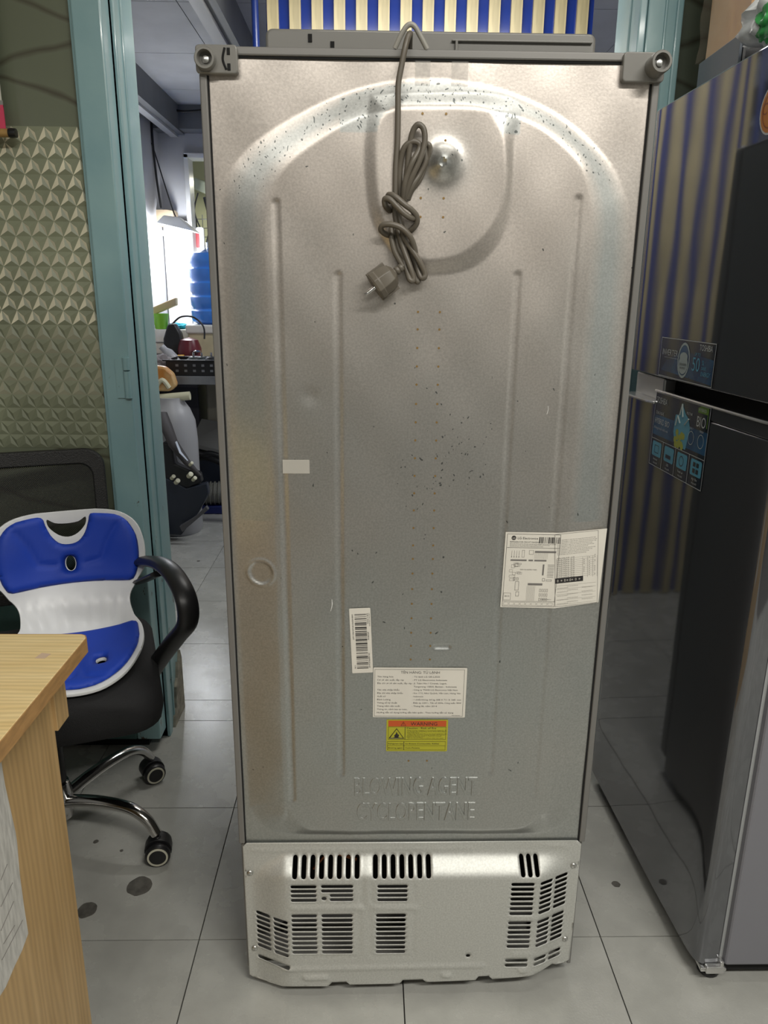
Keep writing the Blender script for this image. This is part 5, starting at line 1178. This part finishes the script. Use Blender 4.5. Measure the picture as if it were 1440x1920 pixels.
rk = thing('tool_pile', 'dark tool tray with yellow handle at the left end of the workbench', 'tool tray', (W_(300, 650, 3.12).x-0.01, 3.24, ZT))
s_ = MB(); s_.box(-0.10, 0.115, -0.05, 0.05, 0.0, 0.045); s_.box(-0.105, 0.12, -0.055, 0.055, 0.055, 0.068); s_.box(-0.09, 0.10, -0.045, 0.045, 0.045, 0.056); s_.build('tray_body', M_black, rk, bevel=0.006)
s_ = MB(); s_.tube(spline([(-0.11, -0.05, 0.078), (0.0, -0.05, 0.077), (0.12, -0.05, 0.080)]), [(0.016, 0.010)]*17, 10); s_.build('yellow_handle', mat('tool_yellow', (0.75, 0.40, 0.02), 0.4), rk, smooth=50)
p = W_(319, 640, 3.20); dr = thing('cordless_drill', 'black tool with looped cord standing on the workbench', 'tool', (p.x-0.01, 3.31, ZT))
s_ = MB(); s_.prism([(-0.055, 0.0), (0.06, 0.0), (0.065, 0.10), (0.05, 0.20), (0.02, 0.255), (-0.02, 0.250), (-0.05, 0.17)], basis((0, 0.03, 0), (1, 0, 0), (0, 0, 1)), 0.06); s_.build('tool_body', M_black, dr, bevel=0.01, segs=3, smooth=40)
s_ = MB(); s_.tube(spline([(0.0, 0, 0.25), (0.05, 0, 0.29), (0.12, 0, 0.29), (0.175, 0, 0.24), (0.18, -0.01, 0.17)]), 0.005, 8); s_.build('cord', M_black, dr, smooth=50)
p = W_(347, 640, 3.25); rb = thing('buffing_wheel', 'dark red domed buffing head lying behind the black crate', 'tool', (p.x+0.015, 3.285, ZT))
s_ = MB(); s_.lathe([(0, 0), (0.055, 0), (0.066, 0.05), (0.066, 0.12), (0.05, 0.165), (0, 0.18)], None, 24); s_.build('dome', mat('dark_red', (0.13, 0.012, 0.02), 0.35), rb, smooth=50)
s_ = MB(); s_.lathe([(0.02, 0), (0.028, 0.006), (0.02, 0.012), (0, 0.014)], Matrix.Translation((0.05, -0.06, 0.10)), 14); s_.build('knob', M_chrome, rb, smooth=50)
s_ = MB(); s_.lathe([(0, 0), (0.026, 0.002), (0.030, 0.02), (0.030, 0.10), (0.018, 0.125), (0.018, 0.15), (0, 0.151)], axis_m((0, 0, 0), (-0.62, -0.1, 0.70)), 18)
bt = s_.build('bottle', mat('milky_bottle', (0.42, 0.42, 0.43), 0.25), None, smooth=50); p = W_(345, 652, 3.17); bt.location = (p.x-0.02, 3.165, ZT+0.025); tag(bt, 'small milky bottle leaning between the red head and the crate', 'bottle')
s_ = MB(); s_.lathe([(0.012, 0), (0.030, 0), (0.034, 0.02), (0.030, 0.04), (0.012, 0.04)], axis_m((0, 0, 0), (0.2, -0.9, 0.1)), 18)
p = W_(296, 628, 3.45); simple('tape_roll', 'orange roll on the bench at the edge of the doorway', 'roll', s_, mat('orange_plastic', (0.75, 0.20, 0.02), 0.4), (p.x+0.02, 3.47, ZT+0.034))
# cream box with the blue bottle
cbx = thing('storage_box', 'cream box on the bench carrying the blue water bottle', 'box', (-0.98, 3.51, ZT))
s_ = MB(); s_.box(-0.155, 0.20, -0.12, 0.16, 0.0, 0.20); s_.build('box_body', mat('cream_box', (0.66, 0.58, 0.36), 0.5, var=0.1, vscale=8), cbx, bevel=0.008, segs=3)
s_ = MB(); s_.box(-0.165, 0.21, -0.13, 0.17, 0.195, 0.245); s_.build('box_lid', mat('cream_lid', (0.78, 0.76, 0.68), 0.4), cbx, bevel=0.01, segs=3)
wb = thing('water_bottle', 'large ribbed blue water bottle on the cream box', 'water bottle', (-1.00, 3.53, ZT+0.246))
M_wb = mat('bottle_blue', (0.07, 0.30, 0.90), 0.15, coat=0.6, trans=0.15, emit=None)
prof = [(0, 0), (0.10, 0), (0.128, 0.015)]
z = 0.03
for k in range(4): prof += [(0.135, z), (0.137, z+0.045), (0.126, z+0.055), (0.126, z+0.065)]; z += 0.078
prof += [(0.134, z), (0.134, z+0.025), (0.115, z+0.055), (0.06, z+0.075), (0.028, z+0.08), (0.028, z+0.11), (0, z+0.11)]
s_ = MB(); s_.lathe(prof, None, 36); s_.build('bottle_body', M_wb, wb, smooth=35)
s_ = MB(); s_.lathe([(0.031, z+0.085), (0.031, z+0.115), (0, z+0.116)], None, 20); s_.build('cap', M_white, wb, smooth=40)
# lamp with its white shade, hung beside the opening
lp = thing('work_lamp', 'white hooded lamp glowing against the back room wall', 'lamp', (W_(330, 420, 3.75).x, 3.75, W_(330, 420, 3.75).z))
s_ = MB(); s_.hexa([(-0.10, -0.08, 0.0), (0.13, -0.08, -0.05), (0.13, 0.08, -0.05), (-0.10, 0.08, 0.0), (-0.06, -0.05, 0.045), (0.03, -0.05, 0.035), (0.03, 0.05, 0.035), (-0.06, 0.05, 0.045)]); s_.build('shade', M_white, lp, bevel=0.006)
s_ = MB(); s_.tube([(-0.13, 0.0, -0.045), (0.06, 0.0, -0.075)], 0.014, 12); s_.build('tube', mat('lamp_tube', (0.9, 0.9, 0.9), 0.4, emit=(0.95, 0.97, 1.0), estr=14), lp, smooth=50)
s_ = MB(); s_.tube(spline([(0.0, 0, 0.04), (-0.03, 0.02, 0.12), (-0.12, 0.03, 0.45)]), 0.004, 6); s_.build('cord', M_black, lp, smooth=50)
p = W_(285, 405, 3.8); cbd = thing('paper_carton', 'small crushed carton hung high beside the lamp', 'carton', (p.x-0.02, 3.98, p.z-0.04))
s_ = MB(); s_.box(-0.10, 0.11, -0.05, 0.06, 0, 0.09); bmesh.ops.subdivide_edges(s_.bm, edges=s_.bm.edges[:], cuts=5, use_grid_fill=True); crumple(s_, 0.02, 11, 2); s_.build('carton', mat('pale_card', (0.42, 0.33, 0.22), 0.7), cbd, smooth=30)
s_ = MB(); s_.box(-0.09, -0.01, 0.0, 0.05, 0.10, 0.38); s_.build('dark_sleeve', mat('dark_sleeve', (0.03, 0.035, 0.045), 0.6), cbd, bevel=0.01)
# back wall part under the lamp, whitened to stand for lit wall
bd = thing('wall_lit_patch', 'whitened panel standing for the lit back wall under the hooded lamp', 'board', (-1.36, 4.03, 0.90))
s_ = MB(); s_.box(-0.04, 0.11, 0.0, 0.05, 0.0, 0.78); s_.build('board', mat('lit_wall_white', (0.85, 0.85, 0.85), 0.5), bd, bevel=0.003)  # no separate board: stands for the lamp-lit part of the wall
for px, py, m, r in ((287, 493, mat('leaf_green', (0.15, 0.5, 0.03), 0.5), 0.014), (286, 530, mat('sticker_red', (0.6, 0.05, 0.03), 0.5), 0.012), (300, 540, M_spale, 0.02)):
    p = W_(px, py, 4.03); s_ = MB(); s_.box(p.x+1.36-r, p.x+1.36+r, -0.002, 0.0, p.z-0.90-r, p.z-0.90+r); s_.build('sticker', m, bd)
# things hung on the left wall in front of the whitened wall patch
wd = thing('wood_block', 'short tan wood offcut leaning above the green cup', 'wood offcut', (W_(303, 563, 3.6).x, 3.62, ZT+0.30))
s_ = MB(); s_.hexa([(-0.09, 0, -0.02), (0.08, 0, 0.05), (0.08, 0.05, 0.05), (-0.09, 0.05, -0.02), (-0.09, 0, 0.025), (0.08, 0, 0.095), (0.08, 0.05, 0.095), (-0.09, 0.05, 0.025)]); s_.build('offcut', mat('tan_wood', (0.42, 0.30, 0.14), 0.6), wd, bevel=0.004)
cs_ = thing('carton_stack', 'white carton behind the tools at the left end of the bench', 'carton', (-1.24, 3.64, ZT))
s_ = MB(); s_.box(-0.13, 0.115, -0.08, 0.12, 0.0, 0.21); s_.build('carton', mat('white_card', (0.70, 0.68, 0.60), 0.6, var=0.1, vscale=9), cs_, bevel=0.004)
s_ = MB(); s_.box(-0.132, 0.118, -0.0835, -0.0795, 0.06, 0.068); s_.box(-0.132, 0.118, -0.0835, -0.0795, 0.13, 0.136); s_.build('band', M_inkgrey, cs_)
gc = thing('green_cup', 'lime green cup on the white carton at the left', 'cup', (W_(301, 590, 3.6).x, 3.60, ZT+0.211))
s_ = MB(); s_.lathe([(0, 0), (0.036, 0), (0.048, 0.09), (0.044, 0.09), (0.034, 0.006), (0, 0.006)], None, 20); s_.build('cup_body', mat('lime', (0.20, 0.48, 0.03), 0.35), gc, smooth=40)
o = blob('cloth', (0, 0, 0.018), 0.060, 0.05, 0.020, 0.4, 2.2, mat('teal_cloth', (0.0, 0.30, 0.38), 0.7), None, 7.0); p = W_(325, 583, 3.62); o.location = (p.x+0.015, 3.63, ZT+0.209); tag(o, 'teal cloth folded on the white carton beside the green cup', 'cloth')
# cables and cutter hanging in the opening
hk = thing('hook_rail', 'wire grid panel hanging inside the back opening', 'grid', (-1.14, 4.26, 1.02))
for k in range(9):
    s_ = MB(); s_.tube([(-0.10+k*0.045, 0, 0), (-0.10+k*0.045, 0, 0.72)], 0.0025, 6); s_.build('wire', M_steel, hk, smooth=50)
for k in range(13):
    s_ = MB(); s_.tube([(-0.11, 0.004, 0.02+k*0.056), (0.27, 0.004, 0.02+k*0.056)], 0.0025, 6); s_.build('wire', M_steel, hk, smooth=50)
for k, (px, top, bot, lb, w) in enumerate(((352, 375, 470, 'black hose hanging at the left of the back opening', 0.012), (385, 370, 500, 'black coiled cable hanging right of the red cutter', 0.016), (400, 380, 495, 'thick black cable hanging nearest the big fridge', 0.018))):
    a, c = W_(px, top, 4.20), W_(px, bot, 4.20); s_ = MB(); sp = spline([(0, 0, 0), (0.03, -0.01, (c.z-a.z)*0.4), (-0.01, -0.01, (c.z-a.z)*0.8), (0.012, -0.01, (c.z-a.z)), (0.045, 0, (c.z-a.z)*0.75), (0.03, 0.0, -0.05)], 6); s_.tube(sp, w, 8)
    simple('hanging_cable', lb, 'cable', s_, M_black, a, group=None)
p = W_(368, 458, 4.05); ct_ = thing('cable_cutter', 'white and red tool hanging in the back opening above the bottle', 'tool', (p.x, 4.19, p.z-0.115))
s_ = MB(); s_.prism(rrect(-0.026, 0.026, 0, 0.23, 0.014), basis((0, 0.015, 0), (1, 0, 0), (0, 0, 1)), 0.03); s_.build('tool_body', M_white, ct_, bevel=0.004, smooth=40)
s_ = MB(); s_.prism(rrect(-0.026, -0.004, 0.10, 0.20, 0.009), basis((0, -0.016, 0), (1, 0, 0), (0, 0, 1)), 0.002); s_.build('red_grip', mat('tool_red', (0.5, 0.02, 0.03), 0.4), ct_)
s_ = MB(); s_.tube(spline([(0, 0, 0.23), (-0.03, 0, 0.33), (0.0, 0, 0.44)]), 0.005, 6); s_.build('cord', M_black, ct_, smooth=50)
bl = thing('roller_blind', 'pale green blind roll at the top of the back opening', 'blind', (-1.06, 4.45, 1.80))
s_ = MB(); s_.hexa([(-0.22, 0.0, 0.12), (0.25, 0, -0.06), (0.25, 0.04, -0.06), (-0.22, 0.04, 0.12), (-0.22, 0.0, 0.20), (0.25, 0, 0.02), (0.25, 0.04, 0.02), (-0.22, 0.04, 0.20)]); s_.build('blind_roll', mat('pale_green', (0.60, 0.64, 0.48), 0.4), bl, bevel=0.01)
# wall cable
s_ = MB(); s_.tube(spline([W_(385, 206, 3.93), W_(345, 209, 3.93), W_(318, 204, 3.93), W_(292, 204, 3.93), W_(284, 207, 3.93), W_(286, 260, 3.93), W_(293, 330, 3.93), W_(302, 390, 3.93)]), 0.007, 8)
tag(s_.build('wall_cable', M_black, None, smooth=50), 'black cable running along the back room wall under the beam', 'cable')

# below the bench
wm = thing('washing_machine', 'beige appliance cabinet standing under the right end of the bench', 'appliance', (-0.94, 3.49, 0))
s_ = MB(); s_.box(-0.11, 0.30, -0.10, 0.30, 0.0, 0.765); s_.build('cabinet', mat('beige_enamel', (0.30, 0.28, 0.21), 0.45, var=0.12, vscale=4), wm, bevel=0.012, segs=3)
for z_, x_ in ((0.66, 0.0), (0.56, -0.02), (0.50, 0.03)):
    s_ = MB(); s_.lathe([(0.020, 0), (0.026, 0.002), (0.020, 0.006)], basis((x_, -0.10, z_), (1, 0, 0), (0, 0, 1)), 14); s_.build('knob', M_black, wm, smooth=40)
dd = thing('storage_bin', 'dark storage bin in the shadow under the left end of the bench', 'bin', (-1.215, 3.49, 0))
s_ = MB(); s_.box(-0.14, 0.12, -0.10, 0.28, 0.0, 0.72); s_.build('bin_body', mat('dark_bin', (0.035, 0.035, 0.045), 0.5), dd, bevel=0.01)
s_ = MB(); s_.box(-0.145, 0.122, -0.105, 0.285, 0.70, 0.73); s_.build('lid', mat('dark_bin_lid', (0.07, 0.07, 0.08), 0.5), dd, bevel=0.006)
jg = thing('water_jug', 'tall white plastic jug with a cream cap below the bench', 'jug', (W_(322, 830, 2.78).x+0.005, 2.80, 0))
s_ = MB(); s_.lathe([(0, 0), (0.115, 0), (0.125, 0.02), (0.125, 0.50), (0.118, 0.60), (0.095, 0.66), (0.07, 0.695), (0.07, 0.72), (0, 0.72)], None, 32); s_.build('jug_body', mat('jug_plastic', (0.36, 0.36, 0.36), 0.4), jg, smooth=45)
s_ = MB(); s_.tube([(-0.06, -0.02, 0.715), (0.105, -0.02, 0.730)], 0.022, 14); s_.build('cap', mat('cream_plastic', (0.62, 0.60, 0.42), 0.4), jg, smooth=45)
om = thing('orange_housing', 'orange and cream motor housing lying on the white jug', 'housing', (W_(310, 752, 2.78).x-0.01, 2.80, 0.752))
s_ = MB(); s_.prism([(-0.07, 0.0), (0.04, 0.0), (0.075, 0.03), (0.06, 0.09), (0.02, 0.125), (-0.04, 0.13), (-0.07, 0.09)], basis((0, 0.02, 0), (1, 0, 0), (0, 0, 1)), 0.05); s_.build('housing', mat('amber_plastic', (0.50, 0.20, 0.03), 0.4, col2=(0.6, 0.42, 0.2), vscale=14), om, bevel=0.012, segs=2, smooth=45)
s_ = MB(); s_.tube(spline([(-0.03, -0.04, 0.02), (0.01, -0.05, 0.06), (0.04, -0.04, 0.02)]), 0.012, 8); s_.build('rib', mat('cream_plastic', (0.62, 0.60, 0.42), 0.4), om, smooth=45)
# leaning dark housings in front of the jug
jk = thing('gutted_appliance', 'gutted black appliance chassis heaped on the floor beside the door post', 'appliance', (-1.10, 2.68, 0))
def P_(px, py, y): q = at(px, py, y=y); return Vector((q.x+1.10, y-2.68, max(0.0, q.z)))
s_ = MB(); s_.prism([(P_(a, c, 2.62).x, P_(a, c, 2.62).z) for a, c in ((300, 1000), (340, 1003), (372, 962), (392, 925), (388, 905), (350, 915), (300, 890))], basis((0, -0.02, 0), (1, 0, 0), (0, 0, 1)), 0.05); s_.build('lower_tray', mat('navy_plastic', (0.020, 0.026, 0.040), 0.35), jk, bevel=0.006)
s_ = MB(); A = [P_(341, 998, 2.56), P_(401, 942, 2.70), P_(398, 934, 2.72), P_(372, 962, 2.62), P_(338, 985, 2.58)]
s_.prism([(v.x, v.z) for v in A], basis((0, -0.09, 0), (1, 0, 0), (0, 0, 1)), 0.03); s_.build('rail', mat('grey_plastic', (0.09, 0.09, 0.095), 0.4), jk, bevel=0.003)
s_ = MB(); s_.tube([P_(303, 775, 2.66), P_(312, 800, 2.62), P_(325, 832, 2.62), P_(350, 866, 2.62), P_(376, 892, 2.62)], [(0.03, 0.015), (0.032, 0.015), (0.028, 0.015), (0.02, 0.012), (0.008, 0.006)], 10); s_.build('hose', mat('dark_rubber', (0.05, 0.045, 0.045), 0.6), jk, smooth=50)
s_ = MB(); s_.tube([P_(330, 828, 2.575), P_(338, 848, 2.575), P_(352, 864, 2.575)], [(0.014, 0.004), (0.016, 0.004), (0.004, 0.003)], 8); s_.build('silver_strip', mat('silver_strip', (0.6, 0.65, 0.72), 0.3), jk, smooth=50)
s_ = MB(); s_.prism([(P_(a, c, 2.62).x, P_(a, c, 2.62).z) for a, c in ((303, 830), (322, 832), (328, 870), (350, 880), (374, 888), (378, 905), (350, 918), (300, 900))], basis((0, 0.0, 0), (1, 0, 0), (0, 0, 1)), 0.06); s_.build('upper_housing', M_black, jk, bevel=0.008)
s_ = MB(); s_.box(-0.125, -0.015, -0.20, -0.10, 0.0, 0.085); s_.build('motor_block', mat('grey_plastic', (0.09, 0.09, 0.095), 0.4), jk, bevel=0.008)
for (a, c, r) in ((354, 893, 0.013), (362, 900, 0.010), (330, 905, 0.012), (322, 897, 0.010), (356, 872, 0.008)):
    v = P_(a, c, 2.585); s_ = MB(); s_.lathe([(0, 0), (r, 0), (r, 0.03), (0, 0.032)], axis_m(v, (0.5, -0.6, 0.5)), 10); s_.build('connector', mat('cream_plastic', (0.62, 0.60, 0.42), 0.4), jk, smooth=40)
gp = thing('metal_cover', 'dented grey sheet metal cover leaning in the pile under the bench', 'cover', (W_(385, 815, 3.33).x, 3.33, 0.12))
gx = gp.location
def G_(px, py, y): q = at(px, py, y=y); return Vector((q.x-gx.x, y-gx.y, q.z-gx.z))
A = [G_(356, 838, 3.26), G_(414, 852, 3.26), G_(427, 800, 3.37), G_(378, 792, 3.37)]
s_ = MB(); s_.hexa(A+[v+Vector((0.0, 0.0, 0.025)) for v in A]); s_.build('sheet', mat('dull_sheet', (0.22, 0.22, 0.20), 0.5), gp, bevel=0.004)
s_ = MB(); s_.box(A[0].x+0.02, A[1].x+0.1, -0.03, 0.03, -gx.z, -0.01+min(a.z for a in A)); s_.build('support_box', mat('navy_plastic', (0.020, 0.026, 0.040), 0.35), gp, bevel=0.006)
fm = thing('fan_motor', 'ribbed grey fan motor on a blue base near the fridge edge', 'motor', (W_(410, 930, 3.2).x, 3.17, 0))
s_ = MB(); s_.box(-0.115, 0.10, -0.06, 0.09, 0.0, 0.05); s_.build('base', mat('blue_base', (0.01, 0.02, 0.12), 0.4), fm, bevel=0.008)
s_ = MB(); s_.lathe([(0, -0.09), (0.055, -0.09), (0.062, -0.07), (0.062, 0.07), (0.055, 0.09), (0, 0.09)], axis_m((0, 0, 0.112), (1, 0.1, 0)), 24); s_.build('motor_body', mat('dull_motor', (0.20, 0.20, 0.17), 0.45), fm, smooth=40)
for k in range(6):
    s_ = MB(); s_.lathe([(0.063, -0.0035), (0.070, -0.0035), (0.070, 0.0035), (0.063, 0.0035)], axis_m((-0.06+k*0.024, -0.006+k*0.0024, 0.112), (1, 0.1, 0)), 24); s_.build('cooling_fin', mat('dull_motor', (0.20, 0.20, 0.17), 0.45), fm)
for k, (pts, lb) in enumerate(((((362, 870), (378, 858), (400, 862), (420, 872)), 'black hose arching over the fan motor'), (((360, 846), (380, 852), (395, 850), (420, 858)), 'upper black hose lying across the pile'))):
    s_ = MB(); s_.tube(spline([at(a, c, y=3.10-0.06*k) for a, c in pts]), 0.016, 8); tag(s_.build('hose', M_black, None, smooth=50), lb, 'hose')

# ceiling lamp fixtures of the shop
for i, (x, y, z, p_, h) in enumerate(TUBES):
    lf = thing('ceiling_lamp', ('tube lamp over the camera spot to the right', 'tube lamp over the desk side', 'tube lamp just in front of the doorway')[i], 'lamp', (x, y, z))
    s_ = MB(); s_.box(-h-0.03, h+0.03, -0.05, 0.05, 0.0, 0.10); s_.build('housing', M_white, lf, bevel=0.006)
